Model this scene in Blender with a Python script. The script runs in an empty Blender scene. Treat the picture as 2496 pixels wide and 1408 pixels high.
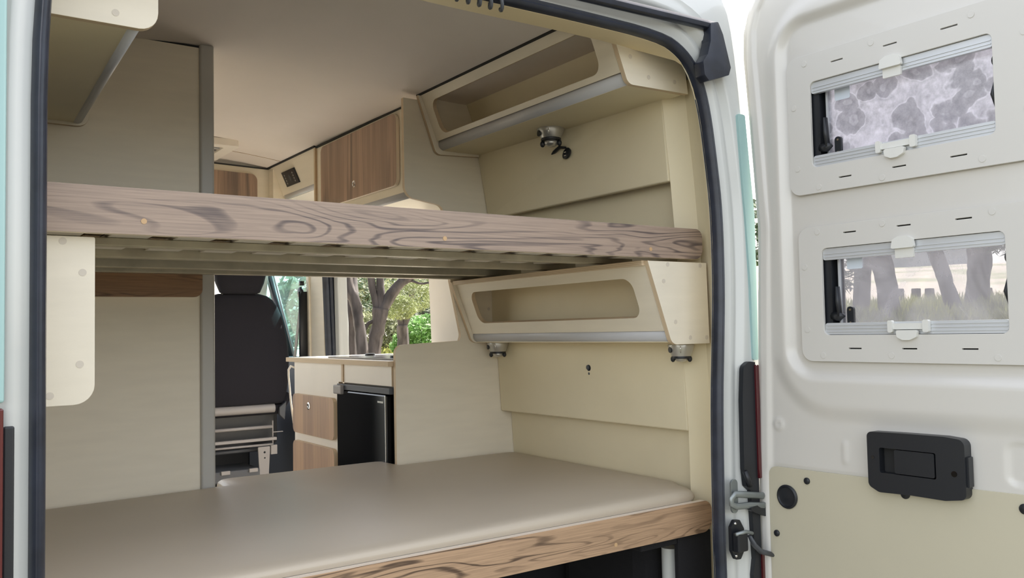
import bpy, bmesh, math, random
from mathutils import Vector, Matrix
random.seed(7)
SC = bpy.context.scene
COL = SC.collection
BASE = {}

# ------------------------------------------------------------------ materials
def new_mat(name):
    m = bpy.data.materials.new(name); m.use_nodes = True
    nt = m.node_tree
    return m, nt, nt.nodes['Principled BSDF']
def node(nt, t, **kw):
    n = nt.nodes.new(t)
    for k, v in kw.items():
        if k.startswith('i_'):
            n.inputs[k[2:].replace('_', ' ')].default_value = v
        else: setattr(n, k, v)
    return n
def plain(name, col, rough=.5, metal=0, spec=.5, coat=0, noise=0, nscale=40, bump=0, bscale=200, stretch=(1, 1, 1)):
    m, nt, b = new_mat(name)
    b.inputs['Base Color'].default_value = (*col, 1)
    b.inputs['Roughness'].default_value = rough
    b.inputs['Metallic'].default_value = metal
    b.inputs['Specular IOR Level'].default_value = spec
    b.inputs['Coat Weight'].default_value = coat
    tc = node(nt, 'ShaderNodeTexCoord'); mp = node(nt, 'ShaderNodeMapping')
    mp.inputs['Scale'].default_value = stretch
    nt.links.new(tc.outputs['Object'], mp.inputs['Vector'])
    if noise:
        n = node(nt, 'ShaderNodeTexNoise', i_Scale=nscale, i_Detail=4.0)
        nt.links.new(mp.outputs[0], n.inputs['Vector'])
        r = node(nt, 'ShaderNodeValToRGB')
        r.color_ramp.elements[0].position = .3; r.color_ramp.elements[1].position = .7
        r.color_ramp.elements[0].color = (*[c * (1 - noise) for c in col], 1)
        r.color_ramp.elements[1].color = (*[min(1, c * (1 + noise)) for c in col], 1)
        nt.links.new(n.outputs['Fac'], r.inputs[0]); nt.links.new(r.outputs[0], b.inputs['Base Color'])
    if bump:
        n = node(nt, 'ShaderNodeTexNoise', i_Scale=bscale, i_Detail=3.0)
        nt.links.new(mp.outputs[0], n.inputs['Vector'])
        bp = node(nt, 'ShaderNodeBump', i_Strength=bump, i_Distance=.002)
        nt.links.new(n.outputs['Fac'], bp.inputs['Height']); nt.links.new(bp.outputs[0], b.inputs['Normal'])
    return m
def wood(name, stretch, light, dark, rings=9.0, seed=0.0, rough=.45, band=0.0, lo=.45, fine=.45, amp=.75):
    """laminate with growth rings: stretch squashes the coordinate along the grain"""
    m, nt, b = new_mat(name); L = nt.links.new
    tc = node(nt, 'ShaderNodeTexCoord'); mp = node(nt, 'ShaderNodeMapping')
    mp.inputs['Scale'].default_value = stretch; mp.inputs['Location'].default_value = (seed, seed * .7, seed * 1.3)
    L(tc.outputs['Object'], mp.inputs['Vector'])
    n1 = node(nt, 'ShaderNodeTexNoise', i_Scale=1.0, i_Detail=2.6, i_Roughness=.40, i_Distortion=.6)
    L(mp.outputs[0], n1.inputs['Vector'])
    mul = node(nt, 'ShaderNodeMath', operation='MULTIPLY'); mul.inputs[1].default_value = rings * 6.28
    L(n1.outputs['Fac'], mul.inputs[0])
    sn = node(nt, 'ShaderNodeMath', operation='SINE'); L(mul.outputs[0], sn.inputs[0])
    rr = node(nt, 'ShaderNodeMapRange', i_From_Min=lo, i_From_Max=1.0); L(sn.outputs[0], rr.inputs['Value'])
    # fade mask so rings come and go
    n3 = node(nt, 'ShaderNodeTexNoise', i_Scale=.8, i_Detail=1.0); L(mp.outputs[0], n3.inputs['Vector'])
    m3 = node(nt, 'ShaderNodeMapRange', i_From_Min=.38, i_From_Max=.62); L(n3.outputs['Fac'], m3.inputs['Value'])
    mm = node(nt, 'ShaderNodeMath', operation='MULTIPLY'); L(rr.outputs[0], mm.inputs[0]); L(m3.outputs[0], mm.inputs[1])
    mp2 = node(nt, 'ShaderNodeMapping'); mp2.inputs['Scale'].default_value = [s * (2.2 if s < 3 else 14) for s in stretch]
    L(tc.outputs['Object'], mp2.inputs['Vector'])
    n2 = node(nt, 'ShaderNodeTexNoise', i_Scale=1.6, i_Detail=5.0, i_Roughness=.7); L(mp2.outputs[0], n2.inputs['Vector'])
    m2 = node(nt, 'ShaderNodeMapRange', i_From_Min=.40, i_From_Max=.70); L(n2.outputs['Fac'], m2.inputs['Value'])
    mixa = node(nt, 'ShaderNodeMix', data_type='RGBA'); mixa.inputs[6].default_value = (*light, 1); mixa.inputs[7].default_value = (*dark, 1)
    f = node(nt, 'ShaderNodeMath', operation='MULTIPLY'); f.inputs[1].default_value = amp; L(mm.outputs[0], f.inputs[0])
    g = node(nt, 'ShaderNodeMath', operation='MULTIPLY_ADD'); g.inputs[1].default_value = fine; L(m2.outputs[0], g.inputs[0]); L(f.outputs[0], g.inputs[2])
    last = g
    if band:
        mp3 = node(nt, 'ShaderNodeMapping'); mp3.inputs['Scale'].default_value = [s * (.15 if s < 3 else 1.1) for s in stretch]
        mp3.inputs['Location'].default_value = (seed * 2, seed, seed)
        L(tc.outputs['Object'], mp3.inputs['Vector'])
        n4 = node(nt, 'ShaderNodeTexNoise', i_Scale=1.5, i_Detail=3.0); L(mp3.outputs[0], n4.inputs['Vector'])
        m4 = node(nt, 'ShaderNodeMapRange', i_From_Min=.42, i_From_Max=.66); L(n4.outputs['Fac'], m4.inputs['Value'])
        h = node(nt, 'ShaderNodeMath', operation='MULTIPLY_ADD'); h.inputs[1].default_value = band; L(m4.outputs[0], h.inputs[0]); L(g.outputs[0], h.inputs[2])
        last = h
    cl = node(nt, 'ShaderNodeClamp'); L(last.outputs[0], cl.inputs[0])
    L(cl.outputs[0], mixa.inputs[0]); L(mixa.outputs[2], b.inputs['Base Color'])
    b.inputs['Roughness'].default_value = rough
    return m
def ply(name, axis):
    m, nt, b = new_mat(name); L = nt.links.new
    tc = node(nt, 'ShaderNodeTexCoord'); w = node(nt, 'ShaderNodeTexWave', bands_direction=axis, i_Scale=70.0, i_Distortion=.6)
    L(tc.outputs['Object'], w.inputs['Vector'])
    r = node(nt, 'ShaderNodeValToRGB'); r.color_ramp.elements[0].color = (.46, .33, .20, 1); r.color_ramp.elements[1].color = (.70, .57, .40, 1)
    r.color_ramp.elements[1].position = .45
    L(w.outputs['Fac'], r.inputs[0]); L(r.outputs[0], b.inputs['Base Color']); b.inputs['Roughness'].default_value = .6
    return m
M = {}
M['cream'] = plain('cream_laminate', (.79, .725, .595), .42, noise=.03, nscale=6, stretch=(1, 1, 6), bump=.05, bscale=300)
M['cream_wall'] = plain('cream_wall_panel', (.76, .675, .475), .5, noise=.03, nscale=5, bump=.05, bscale=250)
M['header'] = plain('yellowish_header', (.78, .66, .42), .5, noise=.03, nscale=6)
M['pale'] = plain('pale_laminate', (.84, .79, .71), .45, noise=.02, nscale=8)
M['ceiling'] = plain('ceiling_lining', (.80, .735, .68), .75, noise=.02, nscale=4, bump=.1, bscale=500)
M['grey_trim'] = plain('grey_rounded_profile', (.50, .50, .51), .42)
M['post'] = plain('grey_beige_profile', (.46, .45, .42), .4)
M['cap'] = plain('screw_cap_beige', (.64, .58, .49), .5)
M['capwood'] = plain('screw_cap_wood', (.55, .36, .19), .5)
M['oak'] = wood('oak_board', (1.5, 1.5, 14.0), (.385, .288, .222), (.10, .075, .070), 12, 3.1)
M['oak2'] = wood('oak_board_warm', (1.8, 1.8, 15.0), (.47, .31, .19), (.085, .05, .03), 13, 8.4, amp=.85, lo=.4)
M['oakdark'] = wood('oak_strip_brown', (2.2, 2.2, 17.0), (.32, .175, .085), (.035, .018, .010), 10, 1.7, lo=.0)
M['oakdoor'] = wood('oak_door_vertical', (8.0, 8.0, .9), (.46, .31, .22), (.17, .125, .10), 2, 5.2, band=.5)
M['oakdoor2'] = wood('oak_drawer_vertical', (8.0, 8.0, .9), (.55, .37, .24), (.26, .18, .14), 1.6, 2.2, band=.45)
M['plyx'] = ply('plywood_edge_x', 'X'); M['plyy'] = ply('plywood_edge_y', 'Y'); M['plyz'] = ply('plywood_edge_z', 'Z')
M['edge'] = plain('pale_board_edge', (.80, .70, .58), .45)
M['vinyl'] = plain('taupe_vinyl', (.50, .435, .345), .42, spec=.5, noise=.03, nscale=3, bump=.08, bscale=600)
M['rubber'] = plain('rubber_seal', (.020, .025, .040), .36, spec=.6, noise=.3, nscale=20, bump=.1, bscale=60)
M['black'] = plain('black_plastic', (.014, .016, .020), .38, bump=.1, bscale=900)
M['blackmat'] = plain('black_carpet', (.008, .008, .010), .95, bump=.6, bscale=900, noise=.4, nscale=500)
M['blackgloss'] = plain('black_gloss', (.004, .004, .005), .06, spec=.6)
M['fabric'] = plain('dark_seat_fabric', (.008, .007, .012), .9, noise=.35, nscale=700, bump=.3, bscale=900)
M['darkgrey'] = plain('dark_grey_plastic', (.07, .075, .085), .5)
M['midgrey'] = plain('grey_painted_steel', (.30, .28, .27), .4)
M['white'] = plain('white_body_paint', (.60, .615, .595), .25, coat=.6)
M['doorwhite'] = plain('cream_white_door_paint', (.66, .64, .595), .3, coat=.4)
M['plateW'] = plain('cream_white_window_panel', (.645, .63, .59), .5)
M['board'] = plain('beige_hardboard', (.55, .51, .385), .6, noise=.02, nscale=4)
M['plastic'] = plain('white_clip_plastic', (.74, .74, .70), .4)
M['alu'] = plain('blind_rail_aluminium', (.62, .64, .66), .4, metal=.3)
M['silver'] = plain('silver_paint', (.56, .55, .52), .3, metal=.7)
M['chrome'] = plain('chrome', (.8, .8, .8), .12, metal=1)
M['steel'] = plain('galvanised_steel', (.46, .42, .32), .42, metal=.3, noise=.15, nscale=15)
M['hinge'] = plain('hinge_steel', (.30, .33, .33), .4, metal=.6)
M['red'] = plain('red_lens', (.07, .004, .008), .12, coat=1)
M['mint'] = plain('mint_edge_reflection', (.34, .52, .51), .3)  # reflected sky tint at the body edges, put into the colour
M['redgrey'] = plain('dark_red_lens', (.10, .012, .012), .2, coat=.6)
M['slat'] = plain('pale_slat', (.70, .66, .60), .6)
M['slatw'] = plain('brown_slat', (.36, .24, .12), .6, noise=.2, nscale=20)
M['floorvinyl'] = plain('floor_vinyl', (.36, .33, .30), .45, noise=.08, nscale=12)
M['hob'] = plain('smoked_glass_lid', (.10, .10, .10), .12, spec=.8)
M['slot'] = plain('dark_slot', (.02, .02, .02), .8)
M['bark'] = plain('bark', (.058, .049, .046), .9, noise=.6, nscale=14, bump=1.0, bscale=18, stretch=(1, 1, .3))
for k, c in dict(leaf_pine=(.22, .26, .10), leaf_dark=(.05, .085, .035), leaf_bright=(.15, .30, .07), leaf_pale=(.26, .28, .15), grass=(.27, .29, .09)).items():
    m, nt, b = new_mat(k); b.inputs['Roughness'].default_value = .6
    oi = node(nt, 'ShaderNodeTexNoise', i_Scale=3.0); tc = node(nt, 'ShaderNodeTexCoord'); nt.links.new(tc.outputs['Object'], oi.inputs['Vector'])
    r = node(nt, 'ShaderNodeValToRGB'); r.color_ramp.elements[0].position = .3; r.color_ramp.elements[1].position = .7
    r.color_ramp.elements[0].color = (*[x * .55 for x in c], 1); r.color_ramp.elements[1].color = (*[min(1, x * 1.4) for x in c], 1)
    nt.links.new(oi.outputs['Fac'], r.inputs[0]); nt.links.new(r.outputs[0], b.inputs['Base Color'])
    tr = node(nt, 'ShaderNodeBsdfTranslucent'); nt.links.new(r.outputs[0], tr.inputs['Color'])
    mx = node(nt, 'ShaderNodeMixShader', i_Fac=.4); out = nt.nodes['Material Output']
    nt.links.new(b.outputs[0], mx.inputs[1]); nt.links.new(tr.outputs[0], mx.inputs[2]); nt.links.new(mx.outputs[0], out.inputs['Surface'])
    M[k] = m
# ground: sandy soil with grassy patches
m, nt, b = new_mat('sandy_ground'); L = nt.links.new
tc = node(nt, 'ShaderNodeTexCoord')
n1 = node(nt, 'ShaderNodeTexNoise', i_Scale=.35, i_Detail=6.0); L(tc.outputs['Object'], n1.inputs['Vector'])
r1 = node(nt, 'ShaderNodeValToRGB'); r1.color_ramp.elements[0].position = .5; r1.color_ramp.elements[1].position = .62
r1.color_ramp.elements[0].color = (.74, .62, .46, 1); r1.color_ramp.elements[1].color = (.42, .41, .20, 1); L(n1.outputs['Fac'], r1.inputs[0])
n2 = node(nt, 'ShaderNodeTexNoise', i_Scale=9.0, i_Detail=6.0); L(tc.outputs['Object'], n2.inputs['Vector'])
mx = node(nt, 'ShaderNodeMix', data_type='RGBA', blend_type='MULTIPLY'); mx.inputs[0].default_value = .35
L(r1.outputs[0], mx.inputs[6]); L(n2.outputs['Color'], mx.inputs[7])
bc = node(nt, 'ShaderNodeBrightContrast', i_Bright=.08); L(mx.outputs[2], bc.inputs[0]); L(bc.outputs[0], b.inputs['Base Color'])
b.inputs['Roughness'].default_value = .95; M['ground'] = m
def glass_mat(name, haze_lo, haze_hi, tint, blotch, hazecol=(.40, .40, .44)):
    """acrylic pane: tinted, with a dusty / water-stained film that scatters light"""
    m, nt, b = new_mat(name); L = nt.links.new; nt.nodes.remove(b); out = nt.nodes['Material Output']
    tr = node(nt, 'ShaderNodeBsdfTransparent'); tr.inputs[0].default_value = (*tint, 1)
    df = node(nt, 'ShaderNodeBsdfDiffuse'); df.inputs[0].default_value = (*hazecol, 1)
    tl = node(nt, 'ShaderNodeBsdfTranslucent'); tl.inputs[0].default_value = (*hazecol, 1)
    hz = node(nt, 'ShaderNodeMixShader', i_Fac=.5); L(df.outputs[0], hz.inputs[1]); L(tl.outputs[0], hz.inputs[2])
    tc = node(nt, 'ShaderNodeTexCoord')
    n = node(nt, 'ShaderNodeTexNoise', i_Scale=blotch, i_Detail=8.0, i_Roughness=.62, i_Distortion=1.2); L(tc.outputs['Object'], n.inputs['Vector'])
    mr = node(nt, 'ShaderNodeMapRange', i_From_Min=.38, i_From_Max=.60, i_To_Min=haze_lo, i_To_Max=haze_hi); L(n.outputs['Fac'], mr.inputs['Value'])
    last = mr
    if blotch > 10:
        wn = node(nt, 'ShaderNodeTexNoise', i_Scale=9.0, i_Detail=3.0); L(tc.outputs['Object'], wn.inputs['Vector'])
        ad = node(nt, 'ShaderNodeMix', data_type='RGBA', blend_type='ADD'); ad.inputs[0].default_value = .13
        L(tc.outputs['Object'], ad.inputs[6]); L(wn.outputs['Color'], ad.inputs[7])
        v = node(nt, 'ShaderNodeTexVoronoi', feature='F1', i_Scale=15.0); L(ad.outputs[2], v.inputs['Vector'])
        r = node(nt, 'ShaderNodeValToRGB'); e = r.color_ramp.elements
        e[0].position = .0; e[0].color = (.50, .50, .50, 1); e[1].position = .75; e[1].color = (.86, .86, .86, 1)
        for p, c in ((.16, .62), (.20, .48), (.46, .56), (.50, .92), (.57, .72)):
            q = e.new(p); q.color = (c, c, c, 1)
        L(v.outputs['Distance'], r.inputs[0])
        fn = node(nt, 'ShaderNodeTexNoise', i_Scale=55.0, i_Detail=6.0, i_Roughness=.7); L(tc.outputs['Object'], fn.inputs['Vector'])
        fm = node(nt, 'ShaderNodeMapRange', i_From_Min=.3, i_From_Max=.7, i_To_Min=.72, i_To_Max=1.25); L(fn.outputs['Fac'], fm.inputs['Value'])
        a2 = node(nt, 'ShaderNodeMath', operation='MULTIPLY', use_clamp=True); L(r.outputs[0], a2.inputs[0]); L(fm.outputs[0], a2.inputs[1])
        last = a2
    m1 = node(nt, 'ShaderNodeMixShader'); L(last.outputs[0], m1.inputs[0]); L(tr.outputs[0], m1.inputs[1]); L(hz.outputs[0], m1.inputs[2])
    gl = node(nt, 'ShaderNodeBsdfGlossy'); gl.inputs['Roughness'].default_value = .04
    m2 = node(nt, 'ShaderNodeMixShader', i_Fac=.05); L(m1.outputs[0], m2.inputs[1]); L(gl.outputs[0], m2.inputs[2]); L(m2.outputs[0], out.inputs['Surface'])
    return m
M['pane_hazy'] = glass_mat('stained_acrylic', .45, .60, (.13, .13, .145), 14, (.60, .60, .66))
M['pane_clear'] = glass_mat('dusty_acrylic', .18, .34, (.55, .56, .59), 5, (.42, .42, .46))
M['cabglass'] = glass_mat('tinted_cab_glass', .05, .10, (.62, .86, .90), 3)

# ------------------------------------------------------------------ geometry helpers
def fillet(pts, rad, seg=6):
    """round the corners of a 2-D polygon; rad is one radius or one per corner"""
    n = len(pts); out = []
    for i in range(n):
        r = rad[i] if isinstance(rad, (list, tuple)) else rad
        p = Vector(pts[i]); a = Vector(pts[i - 1]) - p; b = Vector(pts[(i + 1) % n]) - p
        if r <= 0 or a.length < 1e-6 or b.length < 1e-6: out.append(tuple(p)); continue
        ua, ub = a.normalized(), b.normalized(); ang = ua.angle(ub)
        if ang > 3.1: out.append(tuple(p)); continue
        t = min(r / math.tan(ang / 2), a.length * .49, b.length * .49); r2 = t * math.tan(ang / 2)
        c = p + (ua + ub).normalized() * (r2 / math.sin(ang / 2))
        s = p + ua * t - c; e = p + ub * t - c
        a0 = math.atan2(s.y, s.x); a1 = math.atan2(e.y, e.x); d = (a1 - a0 + math.pi) % (2 * math.pi) - math.pi
        for k in range(seg + 1):
            q = a0 + d * k / seg; out.append((c.x + r2 * math.cos(q), c.y + r2 * math.sin(q)))
    return out
def rect(u0, v0, u1, v1, r=0, seg=6):
    p = [(u0, v0), (u1, v0), (u1, v1), (u0, v1)]
    return fillet(p, r, seg) if r else p
def circle2(cx, cy, r, n=20, ry=None):
    ry = ry or r
    return [(cx + r * math.cos(2 * math.pi * k / n), cy + ry * math.sin(2 * math.pi * k / n)) for k in range(n)]
XZ = lambda u, v, t: (u, t, v)      # thickness along y
YZ = lambda u, v, t: (t, u, v)      # thickness along x
XY = lambda u, v, t: (u, v, t)      # thickness along z
class G:
    def __init__(s): s.b = bmesh.new()
    def face(s, co, mi=0):
        try: f = s.b.faces.new([s.b.verts.new(c) for c in co]); f.material_index = mi; return f
        except ValueError: return None
    def box(s, a, b, mi=0):
        x0, y0, z0 = a; x1, y1, z1 = b
        v = [s.b.verts.new(c) for c in [(x0, y0, z0), (x1, y0, z0), (x1, y1, z0), (x0, y1, z0), (x0, y0, z1), (x1, y0, z1), (x1, y1, z1), (x0, y1, z1)]]
        for q in [(0, 3, 2, 1), (4, 5, 6, 7), (0, 1, 5, 4), (1, 2, 6, 5), (2, 3, 7, 6), (3, 0, 4, 7)]:
            s.b.faces.new([v[i] for i in q]).material_index = mi
        return s
    def hexa(s, lo, hi, mi=0, ms=None):
        """lo, hi: four 3-D corners each, same order"""
        v = [s.b.verts.new(c) for c in list(lo) + list(hi)]
        for q in [(3, 2, 1, 0), (4, 5, 6, 7), (0, 1, 5, 4), (1, 2, 6, 5), (2, 3, 7, 6), (3, 0, 4, 7)]:
            s.b.faces.new([v[i] for i in q]).material_index = mi
        return s
    def plate(s, outer, holes, fn, t0, t1, cap=0, side=0):
        loops = [outer] + list(holes)
        for t, flip in ((t0, 0), (t1, 1)):
            edges = []
            for lp in loops:
                vs = [s.b.verts.new(fn(u, v, t)) for u, v in lp]
                edges += [s.b.edges.new((vs[i], vs[(i + 1) % len(vs)])) for i in range(len(vs))]
            r = bmesh.ops.triangle_fill(s.b, use_beauty=True, use_dissolve=False, edges=edges)
            for f in r['geom']:
                if isinstance(f, bmesh.types.BMFace): f.material_index = cap
        for lp in loops:
            n = len(lp)
            for i in range(n):
                a, b = lp[i], lp[(i + 1) % n]
                s.face([fn(*a, t0), fn(*b, t0), fn(*b, t1), fn(*a, t1)], side)
        return s
    def loft(s, rings, close=True, caps=True, mi=0):
        vr = [[s.b.verts.new(c) for c in r] for r in rings]
        n = len(vr[0])
        for a, b in zip(vr, vr[1:]):
            for i in range(n if close else n - 1):
                j = (i + 1) % n
                s.b.faces.new((a[i], a[j], b[j], b[i])).material_index = mi
        if caps:
            for r in (vr[0], vr[-1]):
                try: s.b.faces.new(r).material_index = mi
                except ValueError: pass
        return s
    def tube(s, pts, r, seg=10, mi=0, closed=False, flat=None):
        pts = [Vector(p) for p in pts]; n = len(pts); rings = []
        up = Vector((0, 0, 1)); prev = None
        for i, p in enumerate(pts):
            if closed: t = (pts[(i + 1) % n] - pts[i - 1])
            else: t = pts[min(i + 1, n - 1)] - pts[max(i - 1, 0)]
            t.normalize()
            if prev is None:
                a = t.cross(up if abs(t.z) < .9 else Vector((0, 1, 0))).normalized()
            else: a = (prev - t * prev.dot(t)).normalized()
            prev = a; b = t.cross(a)
            rr = r[i] if isinstance(r, (list, tuple)) else r
            fl = flat or 1
            rings.append([tuple(p + a * rr * math.cos(2 * math.pi * k / seg) + b * rr * fl * math.sin(2 * math.pi * k / seg)) for k in range(seg)])
        if closed: rings.append(rings[0])
        return s.loft(rings, caps=not closed, mi=mi)
    def cyl(s, p0, p1, r0, r1=None, seg=20, mi=0):
        return s.tube([p0, p1], [r0, r0 if r1 is None else r1], seg, mi)
    def lathe(s, prof, o, d=(0, 0, 1), seg=24, mi=0, sx=1, sy=1):
        d = Vector(d).normalized(); a = d.orthogonal().normalized()
        if abs(d.z) > .9: a = Vector((1, 0, 0))
        b = d.cross(a); o = Vector(o)
        return s.loft([[tuple(o + d * h + a * r * sx * math.cos(2 * math.pi * k / seg) + b * r * sy * math.sin(2 * math.pi * k / seg)) for k in range(seg)] for r, h in prof], mi=mi)
    def ell(s, c, r, mi=0, seg=16):
        prof = [(math.sin(math.pi * k / 8) + 1e-4, -math.cos(math.pi * k / 8)) for k in range(9)]
        return s.loft([[(c[0] + r[0] * q * math.cos(2 * math.pi * j / seg), c[1] + r[1] * q * math.sin(2 * math.pi * j / seg), c[2] + r[2] * h) for j in range(seg)] for q, h in prof], mi=mi)
    def build(s, name, mats, parent=None, smooth=False, bevel=0, merge=True, kind=None, norm=True):
        if merge: bmesh.ops.remove_doubles(s.b, verts=s.b.verts, dist=1e-5)
        if norm: bmesh.ops.recalc_face_normals(s.b, faces=s.b.faces)
        me = bpy.data.meshes.new(name)
        if parent is not None:
            o = BASE[parent.name]
            bmesh.ops.translate(s.b, verts=s.b.verts, vec=-o)
        s.b.to_mesh(me); s.b.free()
        for mm in (mats if isinstance(mats, (list, tuple)) else [mats]): me.materials.append(M[mm] if isinstance(mm, str) else mm)
        if smooth:
            for p in me.polygons: p.use_smooth = True
        ob = bpy.data.objects.new(name, me); COL.objects.link(ob)
        if parent is not None: ob.parent = parent; BASE[ob.name] = BASE[parent.name]
        else: BASE[ob.name] = Vector((0, 0, 0))
        if bevel:
            md = ob.modifiers.new('bevel', 'BEVEL'); md.width = bevel; md.segments = 2; md.limit_method = 'ANGLE'; md.angle_limit = math.radians(40)
        if smooth and smooth != 2:
            md = ob.modifiers.new('es', 'EDGE_SPLIT'); md.split_angle = math.radians(smooth if smooth > 2 else 40)
        if kind: ob['kind'] = kind
        return ob
def thing(name, label, cat, base, group=None):
    o = bpy.data.objects.new(name, None); COL.objects.link(o); o.location = base; o.empty_display_size = .05
    o['label'] = label; o['category'] = cat
    if group: o['group'] = group
    BASE[o.name] = Vector(base); return o
def tag(o, label, cat, group=None):
    o['label'] = label; o['category'] = cat
    if group: o['group'] = group
    return o
def copy_tree(o, parent=None):
    c = o.copy(); COL.objects.link(c); c.parent = parent
    BASE[c.name] = BASE[o.name]
    for ch in [x for x in o.children]: copy_tree(ch, c)
    return c

YP = 1.10          # plane of the two partition panels behind the bunks
def shell(name, g, mats, smooth=False, bevel=0): return g.build(name, mats, None, smooth, bevel, kind='structure')

# ------------------------------------------------------------------ van body
SEAL = [(1.562, -.12), (1.565, .338), (1.562, .453), (1.569, .775), (1.582, .95), (1.592, 1.10), (1.593, 1.303), (1.578, 1.436), (1.558, 1.575), (1.528, 1.665), (1.480, 1.715), (1.403, 1.742), (1.13, 1.742), (.889, 1.738), (.5, 1.736), (.20, 1.734), (.09, 1.715), (.03, 1.66), (0, 1.57), (0, 1.085), (0, .62), (0, -.12)]
def smooth_open(p, it=2):
    for _ in range(it):
        q = [p[0]]
        for a, b in zip(p, p[1:]): q += [(a[0] * .75 + b[0] * .25, a[1] * .75 + b[1] * .25), (a[0] * .25 + b[0] * .75, a[1] * .25 + b[1] * .75)]
        q.append(p[-1]); p = q
    return p
SP = smooth_open(SEAL)
def offset(path, d):
    out = []
    for i, p in enumerate(path):
        a = Vector(path[max(i - 1, 0)]); b = Vector(path[min(i + 1, len(path) - 1)]); t = (b - a).normalized()
        out.append((p[0] + t.y * d, p[1] - t.x * d))
    return out
# outward is to the right of travel (path goes up the right side, over, down the left)
def band(path, d0, d1, y0, y1, g, mi=0):
    a, b = offset(path, d0), offset(path, d1)
    g.loft([[(a[i][0], y0, a[i][1]), (b[i][0], y0, b[i][1]), (b[i][0], y1, b[i][1]), (a[i][0], y1, a[i][1])] for i in range(len(path))], mi=mi)
def ribbed(path, prof, g):
    """prof: closed list of (outward offset, y)"""
    offs = [offset(path, d) for d, _ in prof]
    g.loft([[(offs[k][i][0], prof[k][1], offs[k][i][1]) for k in range(len(prof))] for i in range(len(path))])
g = G(); ribbed(SP, [(-.001, .004), (0, -.012), (.003, -.021), (.008, -.0255), (.0115, -.0235), (.015, -.026), (.020, -.022), (.024, -.012), (.024, .004)], g)
shell('trim_1', g, 'rubber', smooth=55)
# rear body frame, white: flange, recess and outer corner
g = G(); ribbed(SP, [(.016, .0), (.020, -.010), (.034, -.011), (.045, -.020), (.058, -.022), (.065, -.017), (.070, -.018), (.077, -.034), (.088, -.038), (.10, -.036), (.118, -.040), (.118, .02), (.016, .02)], g)
shell('wall_rear', g, 'white', smooth=60)
# outer skin on both sides and roof
prof = [(1.655, -.5), (1.70, .3), (1.715, 1.0), (1.708, 1.3), (1.682, 1.6), (1.66, 1.78), (1.636, 1.87), (1.58, 1.925), (1.45, 1.96), (.78, 1.99), (.1, 1.96), (-.02, 1.925), (-.08, 1.87), (-.10, 1.78), (-.115, 1.3), (-.12, 1.0), (-.11, -.5)]
prof = smooth_open(prof, 1)
g = G()
inn = offset(SP, .10)
g2 = []
rings = []
def skin(y0, y1, d, mat, name):
    g = G(); pr = prof
    g.loft([[(x, y0, z) for x, z in pr], [(x, y1, z) for x, z in pr]], close=False, caps=False)
    return g
# outer rear surround (between the flange and the body silhouette), as one plate with the opening cut out
outer = prof[:]
poly_in = offset(SP, .10)
g.plate(outer + poly_in[::-1], [], XZ, -.034, .0)
shell('trim_2', g, 'white', smooth=50)
# roof skin with side gutters
def roof_strip(sel, y0, y1, name):
    g = G(); pr = [p for p in prof if sel(p)]
    g.loft([[(x, y0, z) for x, z in pr], [(x, y1, z) for x, z in pr], [(x - .02 * (x > .8) + .02 * (x < .8), y1, z - .02) for x, z in pr], [(x - .02 * (x > .8) + .02 * (x < .8), y0, z - .02) for x, z in pr]], close=False, caps=False)
    shell(name, g, 'white', smooth=50)
roof_strip(lambda p: p[1] > 1.5, -.02, 3.3, 'trim_3')
def side_wall(y0, y1, z0, z1, name, mat='white', left=False):
    g = G(); n = 8; rows = []
    for k in range(n + 1):
        z = z0 + (z1 - z0) * k / n
        x = 1.748 - .10 * max(0, z - 1.1) ** 1.2 if not left else -.21
        rows.append((x, z))
    t = .03 if not left else -.03
    g.loft([[(x, y0, z), (x, y1, z), (x + t, y1, z), (x + t, y0, z)] for x, z in rows])
    return shell(name, g, mat, smooth=50)
side_wall(0, 1.66, -.35, 1.90, 'trim_4'); side_wall(1.66, 2.74, 1.62, 1.90, 'trim_5'); side_wall(2.74, 3.10, -.35, 1.90, 'trim_6'); side_wall(3.10, 4.3, -.35, .86, 'trim_7'); side_wall(0, 1.45, -.35, 1.90, 'wall_left', 'cream_wall', left=True); side_wall(1.45, 2.75, -.35, .92, 'wall_left', 'cream_wall', left=True); side_wall(1.45, 2.75, 1.52, 1.90, 'wall_left', 'cream_wall', left=True); side_wall(2.75, 3.1, -.35, 1.90, 'wall_left', 'cream_wall', left=True)  # left wall keeps an unseen window opening, added to daylight the kitchen front
side_wall(3.1, 4.3, -.35, .86, 'trim_8', 'white', left=True)

# upper weatherstrip and corner bracket above the opening
g = G(); g.tube([(.5, -.045, 1.774), (1.124, -.045, 1.787), (1.535, -.045, 1.797), (1.566, -.045, 1.797)], .0165, 8, flat=.8)
g.plate(fillet([(1.543, 1.798), (1.572, 1.806), (1.590, 1.775), (1.617, 1.690), (1.608, 1.668), (1.530, 1.642), (1.514, 1.655), (1.510, 1.690), (1.528, 1.712), (1.541, 1.75)], .006), [], XZ, -.062, -.030)
tag(g.build('gutter_seal', 'rubber', None, smooth=40, bevel=.002), 'black rubber gutter strip and corner bracket above the rear opening', 'seal')
# wiring loom under the header
g = G(); pts = []
for k in range(120):
    a = k / 12 * 2 * math.pi
    pts.append((.62 + .29 * k / 119, -.012 + .013 * math.cos(a), 1.736 + .017 * math.sin(a)))
g.tube(pts, .0042, 6); g.tube([(.58, -.01, 1.745), (.93, -.01, 1.748)], .006, 8)
tag(g.build('wiring_loom', 'darkgrey', None, smooth=2), 'coiled black wiring loom above the middle of the rear opening', 'cable')

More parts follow.
